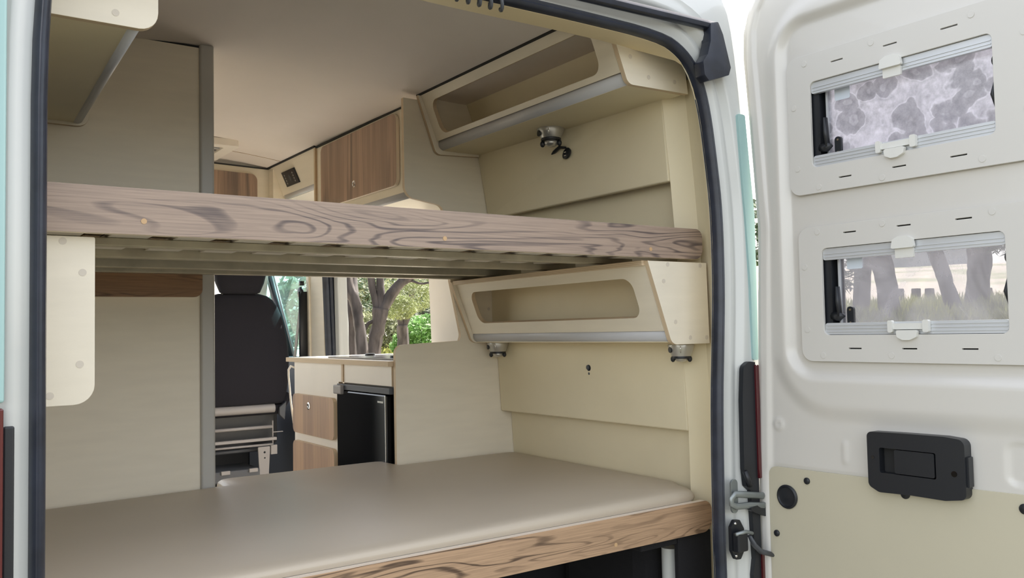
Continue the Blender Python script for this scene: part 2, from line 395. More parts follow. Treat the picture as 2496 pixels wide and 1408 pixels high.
# header and rear jamb lining (inside of the opening)
g = G(); top = [p for p in SP if p[1] > 1.60]
a = offset(top, -.002); b = [(x + (.12 if x > 1.5 else 0), 1.93) for x, z in a]
def hd(z): return max(.004, .095 * min(1, max(0, (z - 1.700) / .036)))
g.loft([[(p[0], 0.0, p[1]), (p[0] + .1 * hd(p[1]) * (p[0] > 1.4), hd(p[1]), p[1] + .12 * hd(p[1])), (p[0] + .004, hd(p[1]), p[1] + .20), (p[0], 0.0, p[1] + .20)] for p in a])
shell('trim_9', g, 'header', smooth=50)
def wallx(z):   # lining of the right wall beside the door opening
    for (z0, x0), (z1, x1) in zip(WX, WX[1:]):
        if z0 <= z <= z1: return x0 + (x1 - x0) * (z - z0) / (z1 - z0)
    return WX[-1][1] if z > WX[-1][0] else WX[0][1]
WX = [(-.1, 1.66), (.70, 1.655), (.95, 1.640), (1.18, 1.630), (1.42, 1.610), (1.66, 1.585), (1.92, 1.545)]
def sealx(z):
    q = [p for p in SP[:len(SP) // 2]]
    for (x0, z0), (x1, z1) in zip(q, q[1:]):
        if z0 <= z <= z1: return x0 + (x1 - x0) * (z - z0) / (z1 - z0 + 1e-9)
    return 1.562
g = G(); rows = []
for k in range(30):
    z = -.1 + 1.80 * k / 29
    rows.append([(sealx(z) - .001, .0, z), (max(sealx(z), wallx(z) + .045), .078, z), (wallx(z) + .050, .122, z), (wallx(z), .166, z), (1.70 - .12 * max(0, z - 1.2), .166, z), (1.70 - .12 * max(0, z - 1.2), .0, z)])
g.loft(rows); shell('trim_10', g, 'cream_wall', smooth=50)
# right wall lining: three raised flats with recessed bands between them
def wall_panel(x_ft, x_nt, x_fb, x_nb, z1, z0, t=.02, y0=.167, y1=1.098, name='wall_right', slope=0):
    g = G()
    g.hexa([(x_nb, y0, z0), (x_fb, y1, z0 + slope), (x_ft, y1, z1), (x_nt, y0, z1)], [(x_nb + t, y0, z0), (x_fb + t, y1, z0 + slope), (x_ft + t, y1, z1), (x_nt + t, y0, z1)])
    return g
g = wall_panel(1.550, 1.583, 1.600, 1.604, 1.70, 1.417); g.build('wall_right', 'cream_wall', None, bevel=.004, kind='structure')
g = wall_panel(1.612, 1.632, 1.642, 1.652, 1.20, .700); g.build('wall_right', 'cream_wall', None, bevel=.004, kind='structure')
g = wall_panel(1.60, 1.65, 1.60, 1.645, 1.85, 1.65, t=.03); g.build('wall_right', 'cream_wall', None, kind='structure')
g = G(); g.hexa([(1.728, .168, 0), (1.728, 1.098, 0), (1.645, 1.098, 1.45), (1.650, .168, 1.45)], [(1.745, .168, 0), (1.745, 1.098, 0), (1.70, 1.098, 1.45), (1.70, .168, 1.45)])
shell('wall_right', g, 'cream_wall')
# lining from the partition to the sliding-door opening and the pillar ahead of it
g = G(); g.hexa([(1.70, YP + .02, 0), (1.70, 1.66, 0), (1.66, 1.66, 1.30), (1.66, YP + .02, 1.30)], [(1.745, YP + .02, 0), (1.745, 1.66, 0), (1.73, 1.66, 1.30), (1.73, YP + .02, 1.30)])
g.hexa([(1.66, YP + .02, 1.30), (1.66, 1.66, 1.30), (1.60, 1.66, 1.9), (1.60, YP + .02, 1.9)], [(1.73, YP + .02, 1.30), (1.73, 1.66, 1.30), (1.66, 1.66, 1.9), (1.66, YP + .02, 1.9)])
g.hexa([(1.63, 1.66, 1.55), (1.63, 2.74, 1.55), (1.60, 2.74, 1.9), (1.60, 1.66, 1.9)], [(1.70, 1.66, 1.55), (1.70, 2.74, 1.55), (1.66, 2.74, 1.9), (1.66, 1.66, 1.9)])
shell('wall_right', g, 'pale')
g = G(); g.hexa([(1.70, 2.865, 0), (1.70, 3.05, 0), (1.685, 3.05, 1.5), (1.685, 2.865, 1.5)], [(1.745, 2.865, 0), (1.745, 3.05, 0), (1.73, 3.05, 1.5), (1.73, 2.865, 1.5)])
g.hexa([(1.69, 3.05, 0), (1.69, 3.085, 0), (1.675, 3.085, 1.5), (1.675, 3.05, 1.5)], [(1.745, 3.05, 0), (1.745, 3.085, 0), (1.73, 3.085, 1.5), (1.73, 3.05, 1.5)])
shell('wall_right', g, 'cream', bevel=.004)
g = G(); g.tube([(1.712, 2.825, 0), (1.712, 2.825, .88), (1.697, 2.828, 1.35), (1.66, 2.83, 1.56)], .032, 10, flat=.55); g.tube([(1.722, 2.800, 0), (1.722, 2.800, .88), (1.707, 2.803, 1.35), (1.67, 2.81, 1.56)], .012, 8)
shell('trim_11', g, 'rubber', smooth=50)
g = G(); g.hexa([(1.74, 2.735, -.3), (1.74, 2.79, -.3), (1.712, 2.79, 1.5), (1.712, 2.735, 1.5)], [(1.79, 2.70, -.3), (1.79, 2.79, -.3), (1.75, 2.79, 1.5), (1.75, 2.70, 1.5)])
shell('trim_12', g, 'white', bevel=.008)

# floor, ceiling, dark load space under the lower bunk
g = G(); g.box((-.21, .03, -.05), (1.745, 4.4, 0)); shell('floor', g, 'floorvinyl')
g = G(); g.box((-.19, 2.85, .0005), (1.72, 4.04, .006)); tag(g.build('cab_mat', 'blackmat', None), 'black floor mat under the front seat in the cab', 'mat')
def cz(x, y): return 1.897 - .044 * min(1.08, max(0, abs(x - .72) - .02) / .6) ** 2 - .012 * min(1, max(0, (2.0 - y) / .9)) * (x > 1.0) * min(1, (x - 1.0) / .2)
g = G(); nx = 24
rows = [[(-.20 + 1.88 * i / nx, y, cz(-.20 + 1.88 * i / nx, y)) for i in range(nx + 1)] for y in (.08, .6, 1.1, 1.4, 1.7, 2.0, 2.90)]
top = [[(x, y, z + .02) for x, y, z in r] for r in rows]
g.loft(rows + top[::-1], close=False, caps=False); shell('ceiling', g, 'ceiling', smooth=50)
g = G(); g.tube([(.6 + .75 * k / 8, 2.52, cz(.6 + .75 * k / 8, 2.5) - .0005) for k in range(9)], .0015, 5); shell('trim_13', g, 'slatw')
g = G(); g.box((1.40, .107, .410), (1.536, .15, .431)); tag(g.build('carpet_strip', 'blackmat', None, bevel=.004), 'black carpeted strip under the right end of the lower bunk board', 'trim')
# cab shell ahead: sill, roof, dash
g = G(); g.box((-.21, 2.90, 1.62), (1.62, 3.45, 1.66)); g.box((-.2, 2.90, 1.62), (1.6, 2.94, 1.92)); shell('ceiling', g, 'darkgrey')
g = G(); g.box((-.2, 4.05, .001), (1.73, 4.40, .80)); tag(g.build('dashboard', 'black', None, bevel=.03), 'black dashboard at the front of the cab behind the seat', 'dashboard')
g = G(); g.box((1.66, 3.09, .001), (1.735, 4.04, .872)); tag(g.build('cab_door_panel', 'darkgrey', None, bevel=.01), 'dark grey inner panel of the cab door right of the black seat', 'door panel')

# ------------------------------------------------------------------ cab window, pillar, belt
t = thing('cab_window', 'tinted side window of the cab with dark divider bars', 'window', (1.70, 3.4, .88))
g = G(); g.hexa([(1.715, 3.09, .88), (1.715, 4.0, .88), (1.66, 3.62, 1.52), (1.66, 3.09, 1.52)], [(1.719, 3.09, .88), (1.719, 4.0, .88), (1.664, 3.62, 1.52), (1.664, 3.09, 1.52)]); g.build('pane', 'cabglass', t)
g = G(); g.tube([(1.70, 3.375, .87), (1.69, 3.50, 1.1), (1.67, 3.66, 1.40)], .022, 8, flat=.6); g.build('divider_bar', 'black', t, smooth=2)
g = G(); g.tube([(1.70, 3.42, .87), (1.69, 3.545, 1.1), (1.67, 3.70, 1.40)], .020, 8, flat=.6); g.tube([(1.70, 3.335, .87), (1.69, 3.46, 1.1), (1.67, 3.61, 1.40)], .008, 6); g.build('divider_frame', 'midgrey', t, smooth=2)
g = G(); g.box((1.66, 3.09, 1.46), (1.70, 3.8, 1.56)); g.build('upper_frame', 'darkgrey', t)
g = G(); g.hexa([(1.64, 3.88, .9), (1.64, 4.02, .9), (1.56, 3.60, 1.56), (1.56, 3.48, 1.56)], [(1.70, 3.88, .9), (1.70, 4.02, .9), (1.62, 3.60, 1.56), (1.62, 3.48, 1.56)]); shell('trim_14', g, 'pale', bevel=.01)
g = G(); g.tube([(1.60, 4.12, .86), (1.54, 3.92, 1.16), (1.48, 3.66, 1.5)], .028, 8); shell('trim_15', g, 'black', smooth=2)
t = thing('seat_belt', 'black seat belt hanging from its anchor on the cab pillar', 'seat belt', (1.66, 3.1, .88))
g = G(); g.hexa([(1.655, 3.20, .85), (1.655, 3.24, .85), (1.655, 3.115, 1.23), (1.655, 3.085, 1.23)], [(1.658, 3.20, .85), (1.658, 3.24, .85), (1.658, 3.115, 1.23), (1.658, 3.085, 1.23)]); g.build('strap', 'black', t)
g = G(); g.tube([(1.655, 3.075, .85), (1.655, 3.075, 1.24)], .026, 8, flat=.35); g.build('pillar_strap', 'black', t, smooth=2)
g = G(); g.ell((1.65, 3.10, 1.235), (.015, .032, .035)); g.box((1.64, 3.07, 1.275), (1.66, 3.10, 1.30)); g.build('anchor', 'black', t, smooth=2)

# ------------------------------------------------------------------ passenger seat
t = thing('passenger_seat', 'black fabric front seat seen from behind past the partition', 'seat', (1.28, 3.05, 0))
def sect(z, xc, hw, y0, th, n=28, e=3.2):
    r = []
    for k in range(n):
        a = 2 * math.pi * k / n; c, s_ = math.cos(a), math.sin(a)
        r.append((xc + hw * math.copysign(abs(c) ** (2 / e), c), y0 + th / 2 + th / 2 * math.copysign(abs(s_) ** (2 / e), s_), z))
    return r
g = G(); S = []
for z, hw, y0, th in [(.630, .225, 2.975, .09), (.645, .238, 2.965, .12), (.75, .255, 2.955, .15), (.87, .262, 2.955, .16), (.98, .255, 2.965, .155), (1.08, .238, 2.985, .14), (1.15, .212, 3.0, .12), (1.19, .185, 3.01, .11), (1.212, .155, 3.02, .09), (1.224, .11, 3.03, .06)]: S.append(sect(z, 1.285, hw, y0, th))
g.loft(S); g.build('backrest', 'fabric', t, smooth=60)
g = G(); S = [sect(z, 1.285, hw, 3.035 - th / 2, th) for z, hw, th in [(1.222, .090, .05), (1.230, .106, .08), (1.28, .127, .10), (1.32, .137, .11), (1.36, .136, .11), (1.39, .120, .09), (1.40, .09, .06)]]
g.loft(S); g.build('headrest', 'fabric', t, smooth=60)
for sx in (-.095, .085):
    g = G(); g.cyl((1.285 + sx, 3.035, 1.20), (1.285 + sx, 3.035, 1.26), .006); g.build('headrest_post', 'black', t, smooth=2)
g = G(); g.tube([(1.03, 2.985, .607), (1.45, 2.985, .607)], .024, 10); g.build('lumbar_bar', 'midgrey', t, smooth=40)
g = G(); g.tube([(1.06, 3.02, .6), (1.50, 3.02, .6), (1.54, 3.02, .68)], .03, 8); g.build('lower_cover', 'fabric', t, smooth=2)
for z, r, mt, y in [(.508, .009, 'midgrey', 2.99), (.415, .006, 'midgrey', 2.98), (.385, .010, 'darkgrey', 3.05)]:
    g = G(); g.tube([(1.0, y, z), (1.44, y, z)], r, 8); g.build('cross_bar', mt, t, smooth=2)
g = G(); g.box((1.0, 2.97, .436), (1.46, 3.0, .452)); g.build('cross_bar', 'midgrey', t, bevel=.003)
g = G(); g.box((1.02, 3.05, .62), (1.50, 3.5, .40)); g.build('seat_base', 'black', t, bevel=.03)
g = G(); g.plate(fillet([(1.375, .12), (1.41, .12), (1.425, .405), (1.36, .405)], .004), [circle2(1.395, .375, .006, 10), circle2(1.396, .345, .0045, 10)], XZ, 2.98, 2.99); g.build('support_leg', 'midgrey', t)
g = G(); g.box((1.43, 2.98, .36), (1.465, 3.0, .41)); g.box((1.44, 2.985, .475), (1.50, 2.995, .48)); g.box((1.44, 2.985, .39), (1.446, 2.995, .54)); g.build('side_bracket', 'midgrey', t, bevel=.002)
g = G(); g.hexa([(1.475, 2.97, .57), (1.505, 2.97, .54), (1.515, 2.97, .64), (1.475, 2.97, .61)], [(1.475, 3.0, .57), (1.505, 3.0, .54), (1.515, 3.0, .64), (1.475, 3.0, .61)]); g.build('recliner_cover', 'darkgrey', t, bevel=.004)
g = G(); g.box((1.0, 2.95, .24), (1.36, 3.2, .30)); g.build('tray', 'darkgrey', t, bevel=.006)
for x in (1.155, 1.30):
    g = G(); g.box((x, 2.940, .283), (x + .045, 2.952, .303)); g.build('tray_clip', 'midgrey', t, bevel=.002)

# ------------------------------------------------------------------ left: partition, post, wood ledger, side panel, overhead locker
t = thing('partition_panel', 'tall greige partition panel with rounded grey edge post left of the aisle', 'partition', (.2, YP, 0))
g = G(); g.box((-.19, YP, 0), (.548, YP + .018, 1.885)); g.build('panel', 'cream', t)
g = G(); g.plate(rect(.545, YP - .012, .588, YP + .035, .008), [], XY, 0, 1.893); g.build('edge_post', 'post', t, smooth=40)
g = G(); g.box((-.19, YP + .002, 1.885), (.55, YP + .016, 1.892)); g.build('top_shadow_gap', 'slot', t)  # dark strip painted in for the shadow gap below the ceiling
g = G(); g.plate(fillet([(.0, 1.188), (.0, 1.118), (.548, 1.118), (.548, 1.188)], [0, 0, .024, .004]), [], XZ, YP - .020, YP - .001, side=1)
tag(g.build('wooden_ledger', ['oakdark', 'edge'], None, bevel=.001), 'brown wood ledger board with a rounded corner on the partition under the upper bunk', 'board')
t = thing('side_panel', 'pale side panel with round screw caps hanging under the left end of the upper bunk', 'panel', (0, .12, .88))
g = G(); g.plate(fillet([(-.15, 1.182), (-.15, .884), (.092, .884), (.092, 1.182)], [0, 0, .034, .003]), [], XZ, .115, .133, side=1); g.build('panel', ['cream', 'plyy'], t, bevel=.001)
for x, z in [(.040, 1.173), (.072, 1.118), (.068, .955), (.021, .902)]:
    g = G(); g.cyl((x, .1145, z), (x, .116, z), .0065, seg=20); g.build('screw_cap', 'cap', t)
t = thing('overhead_locker', 'cream overhead locker end with grey rounded edge in the upper left corner', 'cabinet', (0, .6, 1.58))
g = G(); g.plate(fillet([(-.2, 1.836), (-.2, 1.572), (.197, 1.572), (.197, 1.836)], [0, 0, .034, 0]), [], XZ, .10, .116, side=1); g.build('end_panel', ['cream', 'plyy'], t, bevel=.001)
g = G(); g.plate(fillet([(-.2, 1.836), (-.2, 1.599), (.236, 1.599), (.236, 1.836)], [0, 0, .03, 0]), [], XZ, YP - .017, YP - .001, side=1); g.build('end_panel', ['cream', 'plyy'], t, bevel=.001)
g = G(); g.hexa([(-.2, .116, 1.580), (.160, .116, 1.580), (.205, YP - .017, 1.608), (-.2, YP - .017, 1.608)], [(-.2, .116, 1.592), (.160, .116, 1.592), (.205, YP - .017, 1.62), (-.2, YP - .017, 1.62)]); g.build('bottom_panel', 'cream_wall', t)
g = G(); g.hexa([(.160, .116, 1.59), (.172, .116, 1.59), (.218, YP - .017, 1.62), (.206, YP - .017, 1.62)], [(.160, .116, 1.836), (.172, .116, 1.836), (.218, YP - .017, 1.836), (.206, YP - .017, 1.836)]); g.build('front_panel', 'cream', t)
g = G(); g.tube([(.159, .118, 1.592), (.205, YP - .018, 1.620)], .0155, 16); g.build('edge_profile', 'grey_trim', t, smooth=2)
g = G(); g.cyl((.123, .0993, 1.594), (.123, .101, 1.594), .0065, seg=20); g.build('screw_cap', 'cap', t)

# ------------------------------------------------------------------ right: partition with contoured cut-out
t = thing('kitchen_partition', 'greige partition panel with a contoured rounded cut-out between bunks and kitchen', 'partition', (1.4, YP, 0))
P = [(1.205, 0), (1.205, .955), (1.467, .965), (1.474, .985), (1.432, 1.18), (1.405, 1.455), (1.33, 1.466), (1.25, 1.478), (1.25, 1.83), (1.56, 1.83), (1.60, 1.655), (1.70, .70), (1.70, 0)]
g = G(); g.plate(fillet(P, [0, .03, .0, .036, .02, .03, .0, .055, 0, 0, 0, 0, 0], 8), [], XZ, YP, YP + .016, side=1)
g.build('panel', ['cream', 'plyy'], t, bevel=.001)
# front edge banding seen as a warm thin line
# upper open shelf
def tilt(A, B):
    dx, dz = B[0] - A[0], B[1] - A[1]; Lg = math.hypot(dx, dz); nx_, nz_ = dz / Lg, -dx / Lg   # normal towards the wall (+x)
    return (lambda y, s_, d: (A[0] + dx * s_ + nx_ * d, y, A[1] + dz * s_ + nz_ * d)), Lg
def shelf(name, label, A, B, hole, near_prof, far_prof, nrad, frad, bottom, trim, caps, y0, y1, topedge, base, in_z):
    t = thing(name, label, 'shelf', base)
    f, Lg = tilt(A, B); LO = .165 if not topedge else .125
    sc = Lg
    h = [(u, v * sc) for u, v in hole]
    h = fillet(h, .035, 8)
    h = [(u, v / sc) for u, v in h]
    g = G(); g.plate([(y0 + .014, LO), (y1 - .014, LO), (y1 - .014, 1), (y0 + .014, 1)], [h], f, 0, .015, side=1); g.build('front_panel', ['cream', 'plyx' if not topedge else 'plyz'], t)
    g = G(); g.plate(fillet(near_prof, nrad), [], XZ, y0, y0 + .0148, side=1); e = g.build('end_panel', ['cream', 'plyy'], t, bevel=.001)
    g = G(); g.plate(fillet(far_prof, frad), [], XZ, y1 - .015, y1, side=1); g.build('end_panel', ['cream', 'plyy'], t, bevel=.001)
    bx0, bz, bx1 = bottom
    g = G(); g.box((bx0, y0 + .015, bz), (bx1, y1 - .015, bz + .012)); g.build('bottom_panel', 'cream_wall', t)
    tx, tz, tr = trim
    g = G(); g.tube([(tx, y0 + .0145, tz), (tx, y1 - .0145, tz)], tr, 20); g.build('edge_profile', 'grey_trim', t, smooth=2)
    for cx, cz_ in caps:
        g = G(); g.cyl((cx, y0 - .0008, cz_), (cx, y0 + .001, cz_), .0062, seg=20); g.build('screw_cap', 'cap', t)
    g = G(); g.cyl((in_z[0], y1 - .0158, in_z[1]), (in_z[0], y1 - .0145, in_z[1]), .006, seg=16); g.build('screw_cap', 'cap', t)
    return t
A, B = (1.388, 1.652), (1.312, 1.842)
t = shelf('open_shelf', 'cream open overhead shelf along the right wall above the upper bunk', A, B, [(.178, .25), (1.035, .25), (1.035, .845), (.178, .845)],
      [(1.302, 1.862), (1.386, 1.649), (1.615, 1.654), (1.588, 1.862)], [(1.300, 1.842), (1.372, 1.636), (1.556, 1.644), (1.553, 1.842)], [0, .026, 0, 0], [0, .026, 0, 0],
      (1.400, 1.652, 1.60), (1.4045, 1.6755, .0235), [(1.396, 1.725), (1.462, 1.679), (1.562, 1.681)], .092, YP - .002, False, (1.45, .6, 1.65), (1.50, 1.70))
g = G(); g.box((1.315, .12, 1.842), (1.60, YP - .02, 1.850)); g.build('top_panel', 'cream_wall', t)
g = G(); g.hexa([(1.302, .11, 1.842), (1.312, .11, 1.842), (1.312, YP, 1.842), (1.302, YP, 1.842)], [(1.302, .11, 1.851), (1.312, .11, 1.851), (1.312, YP, 1.851), (1.302, YP, 1.851)]); g.build('top_shadow_gap', 'slot', t)  # shade between shelf and ceiling, added as a dark strip
g = G(); g.hexa([(1.575, .107, 1.66), (1.575, YP - .018, 1.66), (1.50, YP - .018, 1.842), (1.50, .107, 1.842)], [(1.58, .107, 1.66), (1.58, YP - .018, 1.66), (1.51, YP - .018, 1.842), (1.51, .107, 1.842)]); g.build('back_panel', 'cream_wall', t)
A, B = (1.522, .962), (1.442, 1.176)
t = shelf('open_shelf', 'cream open shelf along the right wall between the two bunks', A, B, [(.180, .30), (1.012, .30), (1.012, .815), (.180, .815)],
      [(1.439, 1.178), (1.523, .951), (1.672, .951), (1.668, 1.178)], [(1.425, 1.176), (1.512, .956), (1.640, .956), (1.632, 1.176)], [0, .028, 0, 0], [0, .028, 0, 0],
      (1.530, .957, 1.668), (1.5365, .981, .0225), [(1.514, 1.170), (1.642, 1.170), (1.497, 1.124), (1.538, 1.013), (1.594, .969), (1.660, .968)], .092, YP - .002, True, (1.55, .6, .95), (1.585, 1.08))
g = G(); g.box((1.60, .107, .97), (1.606, YP - .018, 1.160)); g.build('back_panel', 'cream_wall', t)
g = G(); g.box((1.4315, .1072, 1.1665), (1.64, YP - .0175, 1.180)); g.build('top_panel', 'plyz', t)

# ------------------------------------------------------------------ spotlights and sockets
def spotlight(label, loc, big=1.0, lens=True):
    t = thing('spotlight', label, 'light', loc, 'silver swivel spotlights'); x, y, z = loc; k = big
    g = G(); g.lathe([(.037 * k, 0), (.0385 * k, -.004), (.034 * k, -.018), (.029 * k, -.031), (.0275 * k, -.034)], loc, (0, 0, 1), 32); g.build('housing', 'silver', t, smooth=50)
    d = Vector((-.86, -.50, 0)).normalized(); s_ = Vector((d.y, -d.x, 0))
    # black push button on the left of the housing, slim vertical slit in front
    def on(ang, h, r): a = math.atan2(-.62, -.78) + ang; return Vector((x + r * math.cos(a), y + r * math.sin(a), z + h))
    g = G(); p = on(-.95, -.016 * k, .034 * k); q = on(-.95, -.016 * k, .0378 * k); g.tube([p, q], .0085 * k, 16); g.build('button', 'black', t, smooth=40)
    g = G(); p = on(.05, -.005 * k, .0375 * k); q = on(.05, -.025 * k, .0322 * k); g.tube([p, (p + q) / 2 + Vector((0, 0, 0)), q], [.0008, .0022 * k, .0008], 8); g.build('slit', 'chrome', t, smooth=2)
    g = G(); g.lathe([(.0275 * k, -.034), (.028 * k, -.037), (.027 * k, -.041), (.022 * k, -.041)], loc, (0, 0, 1), 32)
    for sg in (-1, 1):
        c = on(sg * 1.5, -.043 * k, .024 * k); g.ell(c, (.007 * k, .007 * k, .009 * k), seg=12)
    g.build('swivel_ring', 'black', t, smooth=50)
    g = G(); g.ell((x, y, z - .041 * k), (.0195 * k, .0195 * k, .011 * k)); g.build('lens', 'silver', t, smooth=2)
    return t
spotlight('silver and black swivel spotlight under the overhead shelf above the upper bunk', (1.530, .615, 1.654), 1.18)
spotlight('silver and black swivel spotlight under the far end of the lower shelf', (1.590, 1.035, .9565), 1.05)
spotlight('silver and black swivel spotlight under the near end of the lower shelf', (1.612, .145, .9505), .98)
t = thing('usb_socket', 'black round wall socket with its cap hanging open above the upper bunk', 'socket', (1.583, .60, 1.575))
g = G(); g.lathe([(.0172, 0), (.0172, .006), (.014, .008)], (1.587, .602, 1.574), (-1, 0, .18), 24, sy=1.15); g.build('socket_body', 'black', t, smooth=40)
g = G(); g.tube([(1.580, .602, 1.594), (1.572, .622, 1.597), (1.562, .640, 1.583), (1.556, .648, 1.576)], [.006, .011, .010, .003], 10, flat=.5); g.build('cap', 'black', t, smooth=2)
for dz in (.005, -.006):
    g = G(); g.box((1.5762, .597, 1.572 + dz), (1.5775, .607, 1.5735 + dz)); g.build('port', 'chrome', t)
t = thing('wall_socket', 'black round wall socket with closed cap below the lower shelf', 'socket', (1.64, .585, .873))
g = G(); g.lathe([(.0165, 0), (.0165, .005), (.012, .009), (.004, .011)], (1.650, .585, .873), (-1, 0, 0), 24); g.build('socket_body', 'black', t, smooth=40)
g = G(); g.ell((1.644, .585, .893), (.004, .006, .006)); g.ell((1.644, .585, .853), (.004, .006, .006)); g.ell((1.638, .587, .873), (.003, .007, .008)); g.build('cap_tab', 'darkgrey', t, smooth=2)

# ------------------------------------------------------------------ upper bunk
t = thing('bunk_bed', 'upper bunk with a long brown wood front board and slatted steel underframe', 'bed', (.8, .6, 1.187))
g = G(); g.plate(fillet([(-.15, 1.272), (-.15, 1.187), (1.650, 1.187), (1.650, 1.272)], [0, 0, .030, .024], 8), [], XZ, .088, .106, side=1); fb = g.build('front_board', ['oak', 'edge'], t, bevel=.0012)
for x, z in [(.169, 1.212), (.807, 1.209), (1.448, 1.209)]:
    g = G(); g.cyl((x, .0872, z), (x, .089, z), .0052, seg=16); g.build('screw_cap', 'capwood', t)
g = G(); g.box((-.15, .106, 1.232), (1.60, 1.09, 1.245)); g.build('platform', 'blackmat', t)
for y in (.300, .565, .865, 1.05):
    g = G(); g.box((-.15, y, 1.186), (1.58, y + .035, 1.203 if y < .4 else 1.213)); g.build('cross_rail', 'steel', t, bevel=.002)
x = .02
while x < 1.45:
    g = G(); g.box((x, .108, 1.2035), (x + .076, .56, 1.212)); g.build('slat', 'slat', t, bevel=.001)
    g = G(); g.box((x + .086, .108, 1.208), (x + .118, .56, 1.216)); g.build('slat_spacer', 'slatw', t)
    x += .126

# ------------------------------------------------------------------ lower bunk
t = thing('bunk_bed', 'lower bunk frame with brown wood front board and a white support leg', 'bed', (.8, .6, .43))
g = G(); g.plate(fillet([(-.15, .518), (-.15, .432), (1.655, .432), (1.655, .518)], [0, 0, .036, .030], 8), [], XZ, .088, .106, side=1); g.build('front_board', ['oak2', 'edge'], t, bevel=.0012)
g = G(); g.cyl((1.296, .0872, .450), (1.296, .089, .450), .0052, seg=16); g.build('screw_cap', 'capwood', t)
g = G(); g.plate([(-.19, .106), (1.60, .106), (1.62, .17), (1.69, .25), (1.69, 1.095), (1.20, 1.095), (1.20, 1.26), (.592, 1.26), (.592, 1.095), (-.19, 1.095)], [], XY, .500, .516); g.build('platform', 'pale', t)
g = G(); g.cyl((1.570, .17, 0), (1.570, .17, .385), .024, seg=28); g.build('support_leg', 'white', t, smooth=40)
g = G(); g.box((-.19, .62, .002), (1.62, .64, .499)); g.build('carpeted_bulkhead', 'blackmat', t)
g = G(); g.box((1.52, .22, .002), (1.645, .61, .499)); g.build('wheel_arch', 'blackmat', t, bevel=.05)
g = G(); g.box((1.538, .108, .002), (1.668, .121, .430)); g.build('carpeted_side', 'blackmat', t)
# mattress
O = fillet([(-.185, .114), (1.615, .114), (1.650, .17), (1.655, .215), (1.676, .232), (1.690, .262), (1.698, 1.088), (1.212, 1.090), (1.205, 1.225), (.625, 1.232), (.612, 1.092), (-.185, 1.088)], [0, .03, .04, .02, .02, .02, .03, 0, .03, .05, 0, 0], 5)
g = G(); cx_, cy_ = .78, .60; rings = []
for s_, z in [(1.0, .517), (1.004, .524), (1.003, .532), (.994, .541), (.975, .5465), (.93, .550), (.80, .5545), (.6, .558), (.35, .561), (.1, .562)]:
    rings.append([(cx_ + (x - cx_) * s_, cy_ + (y - cy_) * s_, z - (.008 if (x < .2) else 0) * (z > .53)) for x, y in O])
g.loft(rings); tag(g.build('mattress', 'vinyl', None, smooth=60), 'taupe vinyl mattress lying on the lower bunk', 'mattress')

# ------------------------------------------------------------------ kitchen
t = thing('kitchen_unit', 'cream kitchen unit with two wood drawer fronts beside the fridge', 'cabinet', (1.4, 1.6, 0))
g = G(); g.plate([(1.575, 0), (2.04, 0), (2.04, .881), (1.128, .881), (1.128, .812), (1.575, .812)], [], YZ, 1.203, 1.22, side=1); g.build('body', ['pale', 'plyx'], t)
g = G(); g.box((1.22, 2.024, 0), (1.69, 2.04, .881)); g.build('end_panel', 'pale', t)
g = G(); g.box((1.198, 1.524, .813), (1.2035, 1.540, .881)); g.build('divider_strip', 'plyy', t)
for z0, z1, lock in [(.583, .747, 1), (.372, .549, 0)]:
    g = G(); g.plate(rect(1.590, z0, 2.024, z1, .026), [], YZ, 1.187, 1.2028, side=1); d = g.build('drawer', ['oakdoor2', 'plyx'], t, bevel=.001)
    if lock:
        g = G(); g.lathe([(.0155, 0), (.0155, .003), (.011, .004), (.010, .002), (.002, .002)], (1.1875, 1.843, .703), (-1, 0, 0), 24); g.build('push_lock', 'chrome', d, smooth=40)
g = G(); g.tube([(1.203, 2.04, .856), (1.203, 2.085, .862), (1.203, 2.112, .845), (1.203, 2.112, .82), (1.203, 2.085, .70), (1.203, 2.055, .615)], .0045, 8); g.build('side_loop', 'pale', t, smooth=2)
g = G(); g.plate(rect(1.186, 1.118, 1.69, 2.10, .004), [], XY, .882, .900, side=1); tag(g.build('worktop', ['pale', 'plyz'], None, bevel=.001), 'pale plywood-edged worktop on the kitchen unit', 'worktop')
t = thing('hob', 'dark smoked glass hob lid set in the kitchen worktop', 'hob', (1.45, 1.45, .90))
g = G(); g.plate(rect(1.245, 1.125, 1.64, 1.79, .02), [], XY, .9003, .9065); g.build('glass_lid', 'hob', t, bevel=.001)
for x, y in [(1.40, 1.70), (1.31, 1.30)]:
    g = G(); g.lathe([(.022, .0), (.020, .008), (.012, .0085)], (x, y, .9065), (0, 0, 1), 20); g.build('hinge_cap', 'black', t, smooth=40)
t = thing('fridge', 'glossy black fridge under the worktop beside the wood drawers', 'fridge', (1.4, 1.35, 0))
g = G(); g.box((1.222, 1.125, .05), (1.66, 1.565, .808)); g.build('cabinet', 'black', t)
g = G(); g.box((1.190, 1.150, .05), (1.220, 1.568, .782)); g.build('fridge_door', 'blackgloss', t, bevel=.006)
g = G(); g.box((1.192, 1.125, .784), (1.221, 1.568, .806)); g.build('top_rail', 'darkgrey', t, bevel=.002)
g = G(); g.box((1.176, 1.500, .768), (1.192, 1.570, .802)); g.build('latch_handle', 'midgrey', t, bevel=.004)
g = G(); g.box((1.188, 1.150, .05), (1.1905, 1.1535, .78)); g.build('edge_strip', 'chrome', t)
g = G()
for k in range(6): g.box((1.1885, 1.168 + k * .0075, .752), (1.190, 1.1735 + k * .0075, .7585))
g.build('badge', 'plastic', t)

